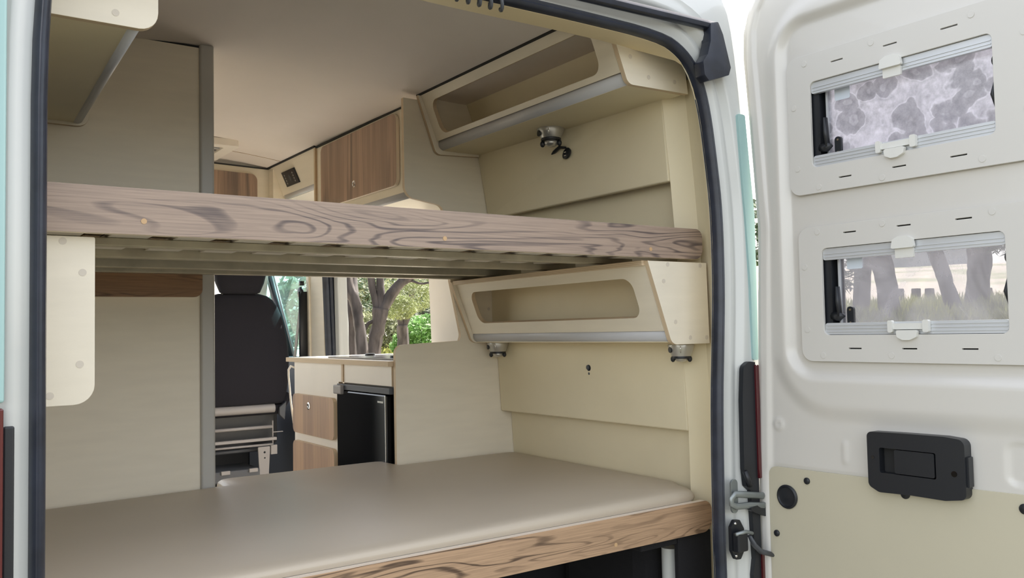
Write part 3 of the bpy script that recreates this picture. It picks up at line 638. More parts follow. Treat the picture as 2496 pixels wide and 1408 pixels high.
# ------------------------------------------------------------------ overhead cupboards toward the cab
t = thing('overhead_cupboard', 'overhead cupboard with brown wood flap and round lock above the kitchen', 'cabinet', (1.45, 1.6, 1.5))
g = G(); g.plate([(YP + .02, 1.52), (2.085, 1.52), (2.085, 1.840), (YP + .02, 1.840)], [], YZ, 1.335, 1.35); g.build('body', 'cream', t)
g = G(); g.box((1.325, 2.085, 1.50), (1.62, 2.10, 1.840)); g.build('end_panel', 'plyy', t)
g = G(); g.plate(rect(1.292, 1.553, 2.010, 1.828, .03), [], YZ, 1.320, 1.334, side=1); d = g.build('flap_door', ['oakdoor', 'edge'], t, bevel=.001)
g = G(); g.lathe([(.0155, 0), (.0155, .003), (.011, .004), (.010, .002), (.002, .002)], (1.3205, 1.665, 1.612), (-1, 0, 0), 24); g.build('push_lock', 'chrome', d, smooth=40)
g = G(); g.tube([(1.352, YP + .02, 1.517), (1.352, 2.085, 1.517)], .018, 16); g.build('edge_profile', 'grey_trim', t, smooth=2)
g = G(); g.box((1.355, YP + .02, 1.50), (1.62, 2.085, 1.512)); g.build('bottom_panel', 'pale', t)
g = G(); g.box((1.328, YP + .02, 1.840), (1.337, 2.09, 1.848)); g.build('top_shadow_gap', 'slot', t)  # dark strip stands in for the shadow line above the cupboard
t = thing('control_locker', 'slanted cream locker front carrying the small black control panel', 'cabinet', (1.4, 2.4, 1.7))
f, Lg = tilt((1.40, 1.70), (1.335, 1.848))
g = G(); g.plate([(2.10, .06), (2.69, .06), (2.69, 1), (2.10, 1)], [], f, 0, .014); g.build('front_panel', 'cream', t)
g = G(); g.tube([(1.413, 2.10, 1.709), (1.413, 2.66, 1.709)], .018, 16); g.build('edge_profile', 'grey_trim', t, smooth=2)
g = G(); g.box((1.415, 2.10, 1.69), (1.63, 2.75, 1.70)); g.build('bottom_panel', 'pale', t)
g = G(); g.box((1.326, 2.10, 1.848), (1.338, 2.74, 1.856)); g.build('top_shadow_gap', 'slot', t)  # shadow gap above the locker front, added as a near-black strip
g = G(); g.hexa([(1.337, 2.66, 1.45), (1.337, 2.72, 1.45), (1.337, 2.72, 1.85), (1.337, 2.66, 1.85)], [(1.42, 2.69, 1.45), (1.42, 2.72, 1.45), (1.42, 2.72, 1.85), (1.42, 2.69, 1.85)]); g.build('corner_post', 'cream', t)
cl = t
g = G(); g.plate([(2.405, .27), (2.568, .27), (2.568, .74), (2.405, .74)], [], f, -.008, 0); t = g.build('control_panel', 'black', cl, bevel=.001); t['label'] = 'small square black control panel with grey button rows'
for y in (2.435, 2.535):
    for k in range(4):
        g = G(); g.plate([(y, .34 + k * .085), (y + .008, .34 + k * .085), (y + .008, .39 + k * .085), (y, .39 + k * .085)], [], f, -.0095, -.008); g.build('button', 'midgrey', t)
g = G(); g.plate(circle2(2.487, .5, .014, 16, .1), [], f, -.009, -.008); g.build('button', 'darkgrey', t)
t = thing('overhead_cupboard', 'cream overhead cupboard with wood flap above the cab passage', 'cabinet', (.9, 2.72, 1.6))
g = G(); g.plate([(.3, 1.50), (1.345, 1.50), (1.345, 1.846), (.3, 1.87)], [], XZ, 2.722, 2.74); g.build('body', 'cream', t)
g = G(); g.plate(fillet([(.62, 1.83), (.62, 1.55), (1.272, 1.55), (1.272, 1.815)], [.03, .03, .03, .034]), [], XZ, 2.706, 2.7215, side=1); g.build('flap_door', ['oakdoor', 'edge'], t, bevel=.001)
g = G(); g.hexa([(.3, 2.712, 1.872), (1.33, 2.712, 1.846), (1.33, 2.722, 1.846), (.3, 2.722, 1.872)], [(.3, 2.712, 1.877), (1.33, 2.712, 1.852), (1.33, 2.722, 1.852), (.3, 2.722, 1.877)]); g.build('top_shadow_gap', 'slot', t)  # dark sloping strip imitates the shaded gap at the ceiling
t = thing('roof_vent', 'white framed roof vent in the ceiling by the cab', 'vent', (.8, 2.5, 1.87))
g = G(); g.plate(rect(.55, 2.30, 1.055, 2.68, .02), [rect(.60, 2.36, 1.0, 2.62, .01)], XY, 1.858, 1.889); g.build('frame', 'pale', t, bevel=.002)
for k in range(5):
    g = G(); g.box((.60, 2.375 + .05 * k, 1.866), (1.0, 2.395 + .05 * k, 1.876)); g.build('slat', ['plastic', 'alu', 'midgrey', 'plastic', 'slatw'][k], t)

# ------------------------------------------------------------------ rear door, folded open
PH = math.radians(-1.5); E = Vector((-math.sin(PH), -math.cos(PH), 0)); N = Vector((-math.cos(PH), math.sin(PH), 0)); P0 = Vector((1.70, -.06, 0))
def D(s_, z, h): p = P0 + E * s_ + N * h; return (p.x, p.y, z)     # h: towards the inside of the door
door = thing('rear_door', 'open cream white rear door with two hinged windows right of the opening', 'door', D(0, -.2, 0))
def edge_s(z):
    tab = [(-.3, -.03), (.32, -.024), (.61, -.016), (.90, -.007), (1.26, .007), (1.44, -.003), (1.61, -.014), (1.73, -.022), (1.80, -.020), (1.85, -.004), (1.89, .020), (1.93, .07)]
    for (a, p), (b, q) in zip(tab, tab[1:]):
        if a <= z <= b: return p + (q - p) * (z - a) / (b - a)
    return .07
def sd_rr(u, v, u0, v0, u1, v1, r):
    cx, cy = (u0 + u1) / 2, (v0 + v1) / 2; hx, hy = (u1 - u0) / 2 - r, (v1 - v0) / 2 - r
    dx, dy = abs(u - cx) - hx, abs(v - cy) - hy
    return math.hypot(max(dx, 0), max(dy, 0)) + min(max(dx, dy), 0) - r
def sst(a, b, x): x = max(0, min(1, (x - a) / (b - a))); return x * x * (3 - 2 * x)
def hgt(s_, z):
    h = 0
    h += .007 * sst(.004, .012, s_ - edge_s(z)) - .007 * sst(.032, .044, s_ - edge_s(z))
    h += .010 * sst(.025, -.025, sd_rr(s_, z, .058, .775, 1.2, 1.835, .16))
    h -= .017 * sst(.012, -.016, sd_rr(s_, z, .096, .866, 1.2, 1.787, .075))
    h += .004 * sst(.006, -.006, sd_rr(s_, z, -.2, .30, .012 + .03, .75, .02)) * 0
    d = math.hypot(s_ - .052, z - .738)
    h += .004 * sst(.020, .010, d) - .002 * sst(.012, .004, d)
    h -= .004 * sst(.006, -.006, sd_rr(s_, z, .62, .655, 1.0, .74, .02))
    h += .003 * sst(.004, -.004, sd_rr(s_, z, .235, .655, .25, .71, .006))
    h -= .003 * sst(.003, -.003, sd_rr(s_, z, .012, -.1, 1.2, .629, .03))
    return h
W1 = (.183, 1.397, .630, 1.617); W2 = (.199, .971, .638, 1.189)
g = G(); st = .0055; NS = 142; NZ = 390; vs = {}
def skin_pt(i, j):
    z = -.20 + 2.11 * j / NZ; e = edge_s(z); s_ = e + (.80 - e) * i / NS
    if (i, j) not in vs: vs[(i, j)] = g.b.verts.new(D(s_, z, hgt(s_, z)))
    return vs[(i, j)], s_, z
for j in range(NZ):
    for i in range(NS):
        q = [skin_pt(i, j), skin_pt(i + 1, j), skin_pt(i + 1, j + 1), skin_pt(i, j + 1)]
        s_, z = q[0][1], q[0][2]
        if any(w[0] - .012 < s_ < w[2] + .006 and w[1] - .010 < z < w[3] + .006 for w in (W1, W2)): continue
        g.b.faces.new([a[0] for a in q])
g.build('inner_skin', 'doorwhite', door, smooth=2, merge=False)
# outer skin and edge return
g = G(); e = [(edge_s(z), z) for z in [-.2 + 2.11 * k / 40 for k in range(41)]]
g.plate(e + [(.80, 1.91), (.80, -.2)], [rect(W1[0] - .01, W1[1] - .01, W1[2] + .01, W1[3] + .01), rect(W2[0] - .01, W2[1] - .01, W2[2] + .01, W2[3] + .01)], D, -.048, -.044)
lo = [D(s_, z, 0) for s_, z in e]; mid = [D(s_ - .004, z, -.012) for s_, z in e]; hi = [D(s_, z, -.046) for s_, z in e]
g.loft([lo, mid, hi], close=False, caps=False); g.build('outer_skin', 'doorwhite', door, smooth=40)
def door_window(W, pan, slots, caps, pane, hs):
    u0, v0, u1, v1 = W
    H = 0.004
    # flat surround panel, with its slots and caps
    g = G(); g.plate(fillet(pan, [.03] * len(pan), 8), [rect(u0, v0, u1, v1, .014)] + [rect(a, b - .0016, c, b + .0016) for a, b, c in slots], D, -.004, H); sp = g.build('window_surround', 'plateW', door, bevel=.0015)
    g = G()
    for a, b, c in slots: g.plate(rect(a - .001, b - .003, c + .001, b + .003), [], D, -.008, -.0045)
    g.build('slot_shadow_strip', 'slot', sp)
    for cs, cz_ in caps:
        g = G(); g.plate(circle2(cs, cz_, .0075, 20), [], D, H, H + .0012); g.build('screw_cap', 'plateW', sp, bevel=.0005)
    wf = G(); m_ = .012
    # deep black frame of the hinged window
    wf.plate(rect(u0 - .012, v0 - .012, u1 + .012, v1 + .012), [rect(u0 + .017, v0 + .002, u1 - .001, v1 - .002, .018)], D, -.043, -.010)
    wf.plate([(u0 + .012, v0 + .001), (u0 + .034, v0 + .001), (u0 + .034, v1 - .001), (u0 + .012, v1 - .001)], [], D, -.043, -.038)
    fr = wf.build('window_frame', 'black', door)
    g = G(); g.plate(rect(u0 + .027, v0 + .001, u1 + .03, v1 - .002, .022), [rect(u0 + .0305, v0 + .0045, u1 + .024, v1 - .008, .018)], D, -.036, -.024); g.build('pane_rim', 'alu', fr)
    g = G(); g.plate(rect(u0 + .029, v0 + .003, u1 + .03, v1 - .006, .018), [], D, -.034, -.031); g.build('pane', pane, fr)
    g = G(); g.plate(rect(u0 + .050, v1 - .055, u0 + .092, v1 - .022, .004), [], D, -.0288, -.0282); g.build('paper_label', 'pane_label' if 'pane_label' in M else 'plastic', fr)
    # blind rails at the top and bottom
    for za, zb, n in ((v1 - .030, v1 - .001, 2), (v0 + .001, v0 + .030, 3)):
        g = G(); g.plate(rect(u0 + .001, za, u1 - .001, zb, .006), [], D, -.014, -.002)
        for k in range(n): g.plate(rect(u0 + .004, za + .006 + k * .008, u1 - .004, za + .0085 + k * .008), [], D, -.002, -.0005)
        g.build('blind_rail', 'alu', fr, bevel=.001)
    um = (u0 + u1) / 2
    g = G(); g.plate(fillet([(um - .030, v1 - .018), (um + .026, v1 - .018), (um + .022, v1 + .003), (um + .008, v1 + .010), (um - .012, v1 + .010), (um - .026, v1 + .003)], .004), [], D, .004, .014); g.plate(rect(um - .024, v1 - .040, um + .020, v1 - .018, .002), [], D, -.001, .006); g.build('blind_clip', 'plastic', fr, bevel=.002)
    g = G(); g.plate(fillet([(um - .026, v0 + .010), (um + .026, v0 + .010), (um + .022, v0 - .006), (um + .006, v0 - .013), (um - .010, v0 - .013), (um - .024, v0 - .006)], .005), [], D, .004, .014)
    g.plate(rect(um - .048, v0 + .005, um - .036, v0 + .033, .004), [], D, -.001, .010); g.plate(rect(um + .036, v0 + .005, um + .050, v0 + .033, .004), [], D, -.001, .010); g.plate(rect(um - .036, v0 + .012, um + .036, v0 + .026, .002), [], D, -.001, .007)
    g.build('blind_clip', 'plastic', fr, bevel=.002)
    # black turning latch at the left of the pane
    z0 = v0 + hs
    g = G(); g.plate(rect(u0 + .050, z0 - .030, u0 + .068, z0 + .022, .008), [], D, -.028, -.020); la = g.build('latch', 'black', fr, bevel=.001)
    g = G(); g.tube([D(u0 + .018, z0, -.016), D(u0 + .036, z0 - .004, -.008), D(u0 + .046, z0 + .004, -.008)], [.012, .010, .009], 10); g.tube([D(u0 + .040, z0 - .002, -.006), D(u0 + .038, z0 + .035, -.004), D(u0 + .037, z0 + .072, -.004)], [.008, .0095, .0075], 10, flat=.6); g.build('latch_lever', 'black', la, smooth=2)
    g = G(); 
    for dz in (-.018, .014): g.plate(circle2(u0 + .0595, z0 + dz, .0028, 12), [], D, -.020, -.0185)
    g.build('screw', 'chrome', la)
    # latch parts at the far side of the pane
    g = G(); g.tube([D(u1 - .004, v0 + .055, -.020), D(u1 - .008, v0 + .09, -.016), D(u1 - .004, v0 + .125, -.020)], [.006, .013, .006], 8, flat=.5); g.ell(D(u1 - .004, v1 - .055, -.022), (.006, .010, .014)); g.build('latch', 'black', fr, smooth=2)
m_, nt_, b_ = new_mat('pale_blue_paper'); b_.inputs['Base Color'].default_value = (.72, .80, .90, 1); b_.inputs['Roughness'].default_value = .6; M['pane_label'] = m_
door_window(W1, [(.116, 1.331), (.80, 1.331), (.80, 1.690), (.116, 1.690)], [(.246, 1.654, .279), (.385, 1.655, .419), (.522, 1.655, .560), (.256, 1.361, .290), (.395, 1.363, .429), (.531, 1.364, .568)],
            [(.170, 1.668), (.355, 1.672), (.590, 1.668), (.695, 1.60), (.135, 1.56), (.14, 1.40), (.695, 1.44), (.37, 1.343), (.20, 1.345), (.60, 1.348)], 'pane_hazy', .050)
door_window(W2, [(.134, .905), (.80, .905), (.80, 1.246), (.134, 1.246)], [(.262, 1.223, .296), (.400, 1.224, .434), (.536, 1.224, .572), (.265, .938, .299), (.401, .938, .437), (.538, .938, .573)],
            [(.190, 1.232), (.365, 1.234), (.615, 1.232), (.150, 1.145), (.152, .985), (.195, .920), (.375, .922), (.613, .920)], 'pane_clear', .048)
# interior handle housing
lp = fillet([(.319, .617), (.345, .604), (.42, .607), (.50, .606), (.546, .614), (.546, .742), (.50, .746), (.40, .745), (.319, .743)], [.014, .02, .02, .03, .014, .016, 0, 0, .012])
g = G(); g.plate(lp, [rect(.349, .650, .482, .708, .004)], D, .0, .030); hb = g.build('handle_housing', 'black', door, bevel=.006)
g = G(); g.plate(rect(.348, .649, .483, .709, .003), [], D, .001, .008); g.build('handle_recess', 'slot', hb)
g = G(); g.plate(rect(.385, .652, .478, .706, .004), [], D, .012, .029); g.build('handle', 'black', hb, bevel=.003)
g = G(); g.plate(rect(.546, .640, .551, .705, .002), [], D, .004, .024); g.build('side_cover', 'black', hb)
for a, b, r in ((.333, .684, .004), (.522, .667, .0065)):
    g = G(); g.plate(circle2(a, b, r, 16), [], D, .030, .0308); g.build('screw_hole', 'blackgloss', hb)
# hardboard lower panel with black plugs and round vent grommet
g = G(); g.plate(fillet([(.016, -.15), (.80, -.15), (.80, .640), (.300, .629), (.016, .626)], [.02, 0, 0, 0, .026]), [], D, -.002, .0035); hp = g.build('hardboard_panel', 'board', door, bevel=.0008)
for a, b, r in ((.134, .600, .0085), (.037, .452, .0085), (.652, .608, .011), (.395, .603, .011)):
    g = G(); g.lathe([(r, 0), (r, .003), (r * .7, .005), (.001, .0055)], D(a, b, .0035), N, 20); g.build('trim_plug', 'black', hp, smooth=40)
g = G(); g.lathe([(.030, 0), (.031, .004), (.026, .0065), (.024, .003), (.018, .002), (.008, .004), (.001, .004)], D(.074, .552, .0035), N, 32); g.build('round_grommet', 'black', hp, smooth=50)

# ------------------------------------------------------------------ rear pillar hardware
t = thing('tail_light', 'red tail light in black housing beside the open door hinges', 'light', (1.67, -.045, .6))
g = G(); g.plate(fillet([(1.642, .890), (1.634, .80), (1.632, .62), (1.638, .575), (1.655, .56), (1.665, .38), (1.655, .34), (1.655, -.1), (1.690, -.1), (1.690, .900), (1.665, .903)], [.02, 0, 0, .008, 0, 0, 0, 0, 0, 0, .02]), [], XZ, -.050, -.036); g.build('housing', 'black', t, bevel=.003)
g = G(); g.box((1.685, -.058, .59), (1.697, -.046, .893)); g.box((1.687, -.058, -.1), (1.698, -.046, .40)); g.build('lens', 'red', t, bevel=.003)
g = G(); g.tube([(1.632, -.052, .615), (1.640, -.056, .59), (1.648, -.054, .575)], .007, 8); g.build('housing_clip', 'black', t, smooth=2)
t = thing('tail_light', 'dark red tail light sliver at the lower left edge of the van', 'light', (-.07, -.045, .6))
g = G(); g.box((-.062, -.044, .2), (-.0465, -.036, .868)); g.build('housing', 'black', t, bevel=.003)
g = G(); g.box((-.085, -.060, .2), (-.0625, -.040, .897)); g.build('lens', 'redgrey', t, bevel=.003)
g = G(); g.plate(fillet([(1.690, .905), (1.690, 1.10), (1.678, 1.30), (1.668, 1.42), (1.660, 1.575), (1.690, 1.575), (1.704, 1.42), (1.716, 1.30), (1.712, .905)], .006), [], XZ, -.044, -.036); tag(g.build('edge_reflection', 'mint', None, bevel=.003), 'pale mint green light painted as an edge gasket between rear pillar and open door', 'reflection')  # added strip, its mint colour stands in for a reflection on the pillar
g = G(); g.plate(rect(1.588, .508, 1.613, .596, .012), [], XZ, -.042, -.036); t = g.build('hinge', 'hinge', door, bevel=.002); t['label'] = 'grey steel hinge bracket bolted to the pillar'
g = G(); g.tube([(1.690, -.062, .545), (1.62, -.056, .556), (1.590, -.052, .560), (1.578, -.050, .550), (1.578, -.050, .536), (1.592, -.052, .528), (1.64, -.058, .526), (1.690, -.064, .520)], .0055, 8, flat=1.6); g.build('hinge_arm', 'hinge', t, smooth=2)
g = G(); g.plate(fillet([(1.628, .520), (1.695, .528), (1.695, .490), (1.65, .506)], .004), [], XZ, -.066, -.052); g.build('arm_bracket', 'black', t)
g = G(); g.plate(fillet([(1.578, .475), (1.592, .492), (1.612, .490), (1.628, .465), (1.628, .41), (1.612, .388), (1.592, .390), (1.578, .415)], .006), [], XZ, -.046, -.036); t = g.build('check_strap', 'black', door, bevel=.002); t['label'] = 'black door check strap bolted to the lower pillar'
g = G(); g.box((1.580, -.068, .412), (1.618, -.046, .462)); g.build('housing', 'black', t, bevel=.004)
for z in (.483, .400):
    g = G(); g.ell((1.593, -.047, z), (.0045, .003, .0045)); g.build('bolt', 'chrome', t, smooth=2)
g = G(); g.tube([(1.576, -.062, .460), (1.61, -.066, .463), (1.636, -.066, .455)], .005, 8); g.build('pin', 'hinge', t, smooth=2)
g = G(); g.tube([(1.625, -.066, .45), (1.638, -.070, .425), (1.660, -.072, .405), (1.700, -.074, .392)], [.008, .012, .013, .013], 10, flat=.5); g.build('strap', 'darkgrey', t, smooth=2)
g = G(); g.box((-.10, -.058, .905), (-.0615, -.044, 1.62)); tag(g.build('edge_reflection', 'mint', None, bevel=.004), 'pale mint green light painted as an edge gasket at the far left edge of the van', 'reflection')  # added mint strip, paints the reflected tint along the left body edge

# ------------------------------------------------------------------ outside
def lerp(tab, d):
    for (a, p), (b, q) in zip(tab, tab[1:]):
        if d <= b: return p + (q - p) * max(0, (d - a)) / (b - a)
    return tab[-1][1]
FW = [(0, -.6), (4, -.6), (10, .12), (25, .50), (110, .25), (400, .2)]; RT = [(0, -.6), (3.2, -.6), (8, .96), (14, 1.30), (35, 3.1), (60, 3.7), (400, 9)]
def terr(x, y):
    d = math.hypot(x + .19, y + 1.58); az = math.degrees(math.atan2(x + .19, y + 1.58)); 
    f, r = lerp(FW, d), lerp(RT, d); w = sst(33, 52, az); h = f + (r - f) * w
    if az < 0: h = -.6 + (h + .6) * sst(-40, 0, az)
    if az > 90: h = -.6 + (h + .6) * sst(130, 90, az)
    return h + .03 * math.sin(x * 1.7) * math.sin(y * 1.3) * sst(4, 8, d)
g = G(); ds = [0.3, 1, 2, 3, 3.6, 4.3, 5, 6, 7, 8, 9, 10.5, 12, 14, 17, 21, 26, 32, 40, 52, 70, 110, 200, 400]; NA = 120
rings = []
for d in ds:
    rings.append([(-.19 + d * math.sin(2 * math.pi * k / NA), -1.58 + d * math.cos(2 * math.pi * k / NA), terr(-.19 + d * math.sin(2 * math.pi * k / NA), -1.58 + d * math.cos(2 * math.pi * k / NA))) for k in range(NA)])
g.loft(rings); o = g.build('ground', 'ground', None, smooth=2, kind='structure'); 
def curve(pts, n=6):
    p = [Vector(q) for q in pts]; p = [p[0]] + p + [p[-1]]; out = []
    for i in range(1, len(p) - 2):
        for k in range(n):
            t = k / n; out.append(.5 * ((2 * p[i]) + (-p[i - 1] + p[i + 1]) * t + (2 * p[i - 1] - 5 * p[i] + 4 * p[i + 1] - p[i + 2]) * t * t + (-p[i - 1] + 3 * p[i] - 3 * p[i + 1] + p[i + 2]) * t ** 3))
    out.append(p[-2]); return out
def limb(g, pts, r0, r1, rnd, seg=14):
    c = curve(pts); n = len(c); rings = []
    for i, p in enumerate(c):
        t = (c[min(i + 1, n - 1)] - c[max(i - 1, 0)]).normalized(); a = t.cross(Vector((0, 1, 0))).normalized(); b = t.cross(a)
        r = r0 + (r1 - r0) * i / (n - 1)
        rings.append([tuple(p + (a * math.cos(2 * math.pi * k / seg) + b * math.sin(2 * math.pi * k / seg)) * r * (1 + .14 * math.sin(3 * k + i * .35) + rnd.uniform(-.07, .07))) for k in range(seg)])
    g.loft(rings)
def leaves(g, c, rad, n, size, rnd, needle=False):
    if n == 300: n, size = 1300, .13
    for _ in range(n):
        v = Vector((rnd.gauss(0, 1), rnd.gauss(0, 1), rnd.gauss(0, 1))).normalized() * rnd.uniform(.55, 1) ** .6
        p = Vector((c[0] + v.x * rad[0], c[1] + v.y * rad[1], c[2] + v.z * rad[2]))
        a = Vector((rnd.gauss(0, 1), rnd.gauss(0, 1), rnd.gauss(0, 1))).normalized(); b = a.orthogonal().normalized()
        s1 = size * rnd.uniform(.6, 1.3); s2 = s1 * (.22 if needle else .6)
        g.b.faces.new([g.b.verts.new(p - a * s1), g.b.verts.new(p + b * s2), g.b.verts.new(p + a * s1), g.b.verts.new(p - b * s2)])
def tree(name, label, cat, limbs, clumps, leafmat, size=.06, needle=True, group=None, seed=1):
    rnd = random.Random(seed); b0 = limbs[0][0][0] if limbs else clumps[0][0]
    gz = terr(b0[0], b0[1]); t = thing(name, label, cat, (b0[0], b0[1], gz), group)
    if limbs:
        g = G()
        for pts, r0, r1 in limbs: limb(g, pts, r0, r1, rnd)
        g.build('trunk', 'bark', t, smooth=2, merge=False)
    if clumps:
        g = G()
        for c, rad, n in clumps: leaves(g, c, rad, n, size, rnd, needle)
        g.build('foliage', leafmat, t, merge=False, norm=False)
    return t
def gb(x, y, dz=-.15): return (x, y, terr(x, y) + dz)
GT = 'umbrella pines beside the sliding door'
tree('pine_tree', 'thick leaning pine trunk nearest the front edge of the sliding door opening', 'tree', [([gb(3.56, 6.58), (3.54, 6.61, .79), (3.53, 6.62, 1.13), (3.50, 6.63, 1.34), (3.40, 6.66, 1.75), (3.3, 6.7, 2.6), (3.2, 6.9, 4.6)], .075, .12)], [((3.2, 6.9, 4.6), (1.4, 1.4, .6), 300)], 'leaf_pine', seed=2)
tree('pine_tree', 'slim dark pine trunk leaning left, second in the sliding door opening', 'tree', [([gb(3.50, 6.05), (3.45, 6.10, .8), (3.42, 6.12, 1.12), (3.39, 6.13, 1.32), (3.31, 6.16, 1.56), (3.2, 6.2, 2.6), (3.1, 6.3, 4.8)], .050, .055), ([(3.44, 6.14, 1.0), (3.62, 6.6, 1.32), (3.74, 6.9, 1.62), (3.9, 7.2, 2.3)], .035, .035)], [((3.1, 6.3, 4.8), (1.2, 1.2, .6), 300)], 'leaf_pine', seed=3)
tree('pine_tree', 'forked pine with spreading branches in the middle of the sliding door opening', 'tree', [([gb(3.74, 6.54), (3.77, 6.51, .78), (3.81, 6.49, 1.04), (3.84, 6.47, 1.25)], .060, .078), ([(3.82, 6.49, 1.15), (3.79, 6.50, 1.35), (3.75, 6.51, 1.6), (3.7, 6.5, 2.6), (3.9, 6.5, 4.4)], .038, .034), ([(3.84, 6.47, 1.2), (3.84, 6.47, 1.42), (3.84, 6.48, 1.6), (3.9, 6.5, 2.6), (4.3, 6.5, 4.4)], .040, .036),
    ([(3.84, 6.47, 1.2), (3.92, 6.43, 1.37), (4.02, 6.38, 1.51), (4.18, 6.30, 1.66), (4.5, 6.2, 2.1)], .056, .048), ([(3.81, 6.49, 1.12), (3.73, 6.53, 1.10), (3.67, 6.54, .99)], .022, .014), ([(4.0, 6.39, 1.48), (4.11, 6.33, 1.53), (4.22, 6.27, 1.50), (4.38, 6.2, 1.54)], .016, .009)], [((4.2, 6.4, 4.5), (1.6, 1.6, .6), 300)], 'leaf_pine', seed=4)
tree('pine_tree', 'small forked pine with yellow green crown farther off in the sliding door opening', 'tree', [([gb(7.32, 12.55), (7.32, 12.55, .8), (7.31, 12.55, 1.13)], .105, .10), ([(7.30, 12.55, 1.05), (7.27, 12.58, 1.37), (7.22, 12.6, 1.8)], .055, .045), ([(7.33, 12.55, 1.05), (7.42, 12.5, 1.37), (7.5, 12.48, 1.8)], .06, .05)],
    [((6.95, 11.7, 1.62), (.55, .5, .30), 2600), ((6.55, 11.2, 1.42), (.30, .3, .22), 1200), ((7.2, 11.4, 1.95), (.6, .5, .3), 1800)], 'leaf_pine', size=.045, seed=5)
tree('pine_tree', 'dark green pine crown at the right side of the sliding door opening', 'tree', [([gb(10.9, 17.9), (10.8, 17.8, 1.2), (10.7, 17.7, 3.0)], .2, .15)], [((10.35, 17.35, 1.50), (1.3, 1.2, .55), 3200), ((9.3, 16.4, 1.9), (1.6, 1.2, .5), 2000), ((11.3, 17.2, 2.1), (1.5, 1.2, .7), 2500)], 'leaf_dark', size=.07, seed=6)
tree('bush', 'bright green bush low in the sliding door opening', 'bush', [], [((8.75, 13.95, .95), (.75, .7, .42), 4200), ((8.35, 14.2, .75), (.4, .4, .3), 1500)], 'leaf_bright', size=.05, needle=False, seed=7)
tree('bush', 'pale grey green bush behind the forked pine', 'bush', [], [((9.6, 16.2, .95), (.7, .6, .45), 2200), ((8.9, 16.9, 1.1), (.8, .6, .5), 1800)], 'leaf_pale', size=.06, needle=False, seed=8)
GB = 'distant pines behind the field'; rnd = random.Random(11)
names = [('pale_tree', 'row of pale distant trees far behind the sliding door opening')]
for k, (az, d, rx, zc, mt) in enumerate([(18, 40, 3.5, 1.2, 'leaf_pale'), (21, 44, 3.0, 1.0, 'leaf_dark'), (24, 34, 2.8, 2.3, 'leaf_pale'), (26.5, 38, 2.8, 2.6, 'leaf_pine'), (29, 36, 2.8, 2.5, 'leaf_pale'), (32, 42, 3.0, 2.5, 'leaf_dark'), (36, 46, 3.5, 3.5, 'leaf_dark'), (50, 48, 3.5, 6.0, 'leaf_dark'), (56, 54, 4, 7.0, 'leaf_pale'), (66, 52, 4, 6.8, 'leaf_dark'), (71, 46, 4, 6.2, 'leaf_dark')]):
    x, y = -.19 + d * math.sin(math.radians(az)), -1.58 + d * math.cos(math.radians(az))
    t = tree('distant_tree', 'distant tree crown on the skyline beyond the field', 'tree', [([gb(x, y), (x, y, terr(x, y) + 1.5)], .25, .2)], [((x, y, zc), (rx, rx * .6, 1.5 if zc < 3 else 1.9), 1500)], mt, size=.22, needle=False, group=GB, seed=20 + k)
# trees seen through the lower door window
T5 = [([gb(8.2, 3.85), (8.22, 3.84, .96), (8.24, 3.81, 1.38), (8.24, 3.80, 1.79), (8.26, 3.78, 2.4), (8.2, 3.6, 3.4), (8.15, 3.2, 4.7)], .085, .075)]
tree('pine_tree', 'leftmost hazy tree trunk seen through the lower door window', 'tree', T5, [((7.7, 3.65, 1.55), (.18, .15, .22), 260), ((8.15, 3.1, 4.8), (.8, .8, .4), 300)], 'leaf_dark', seed=31)
tree('pine_tree', 'thick tree trunk left of the white house seen through the lower door window', 'tree', [([gb(7.55, 3.03), (7.52, 3.07, 1.01), (7.51, 3.08, 1.33), (7.47, 3.13, 1.67), (7.45, 3.15, 2.1), (7.4, 3.15, 3.2), (7.5, 3.0, 4.4)], .095, .085)], [((7.5, 3.0, 4.5), (.8, .6, .4), 300)], 'leaf_dark', seed=32)
tree('pine_tree', 'slanting tree trunk right of the white house seen through the lower door window', 'tree', [([gb(8.72, 2.95), (8.68, 3.05, 1.13), (8.64, 3.12, 1.43), (8.60, 3.22, 1.80), (8.55, 3.30, 2.15), (8.5, 3.35, 3.0), (8.6, 3.2, 4.5)], .072, .065)], [((8.6, 3.2, 4.6), (.9, .7, .4), 300)], 'leaf_dark', seed=33)
tree('pine_tree', 'dark bushy tree at the right end of the lower door window', 'tree', [([gb(9.7, 3.35), (9.66, 3.33, 1.03), (9.68, 3.29, 1.46), (9.69, 3.26, 2.0), (9.7, 3.2, 3.0), (9.6, 3.2, 4.2)], .12, .11)], [((9.45, 2.75, 2.0), (.5, .5, .32), 1600), ((9.2, 2.3, 1.75), (.4, .4, .25), 900), ((9.6, 3.2, 4.2), (1.3, 1.3, .6), 300)], 'leaf_dark', seed=34)
# house
t = thing('house', 'small white house with a dark window beyond the field', 'house', (31.5, 16.4, terr(31.5, 16.4)))
hx = Vector((.5, -.866, 0)); hc = Vector((31.6, 16.2, terr(31.5, 16.4) - .3)); hn = Vector((-.866, -.5, 0))
def HP(u, v, w): p = hc + hx * u + Vector((0, 0, v)) - hn * w; return tuple(p)
g = G(); g.plate([(-1.7, 0), (2.2, 0), (2.2, 2.6), (-1.7, 2.6)], [rect(-.4, .9, .5, 1.7)], HP, 0, .2); g.hexa([HP(-1.7, 0, .2), HP(2.2, 0, .2), HP(2.2, 2.6, .2), HP(-1.7, 2.6, .2)], [HP(-1.7, 0, 4), HP(2.2, 0, 4), HP(2.2, 2.6, 4), HP(-1.7, 2.6, 4)]); g.build('wall', 'white', t)
g = G(); g.plate(rect(-.4, .9, .5, 1.7), [], HP, .1, .14); g.plate(rect(.03, .9, .07, 1.7), [], HP, .05, .1); g.build('window', 'darkgrey', t)
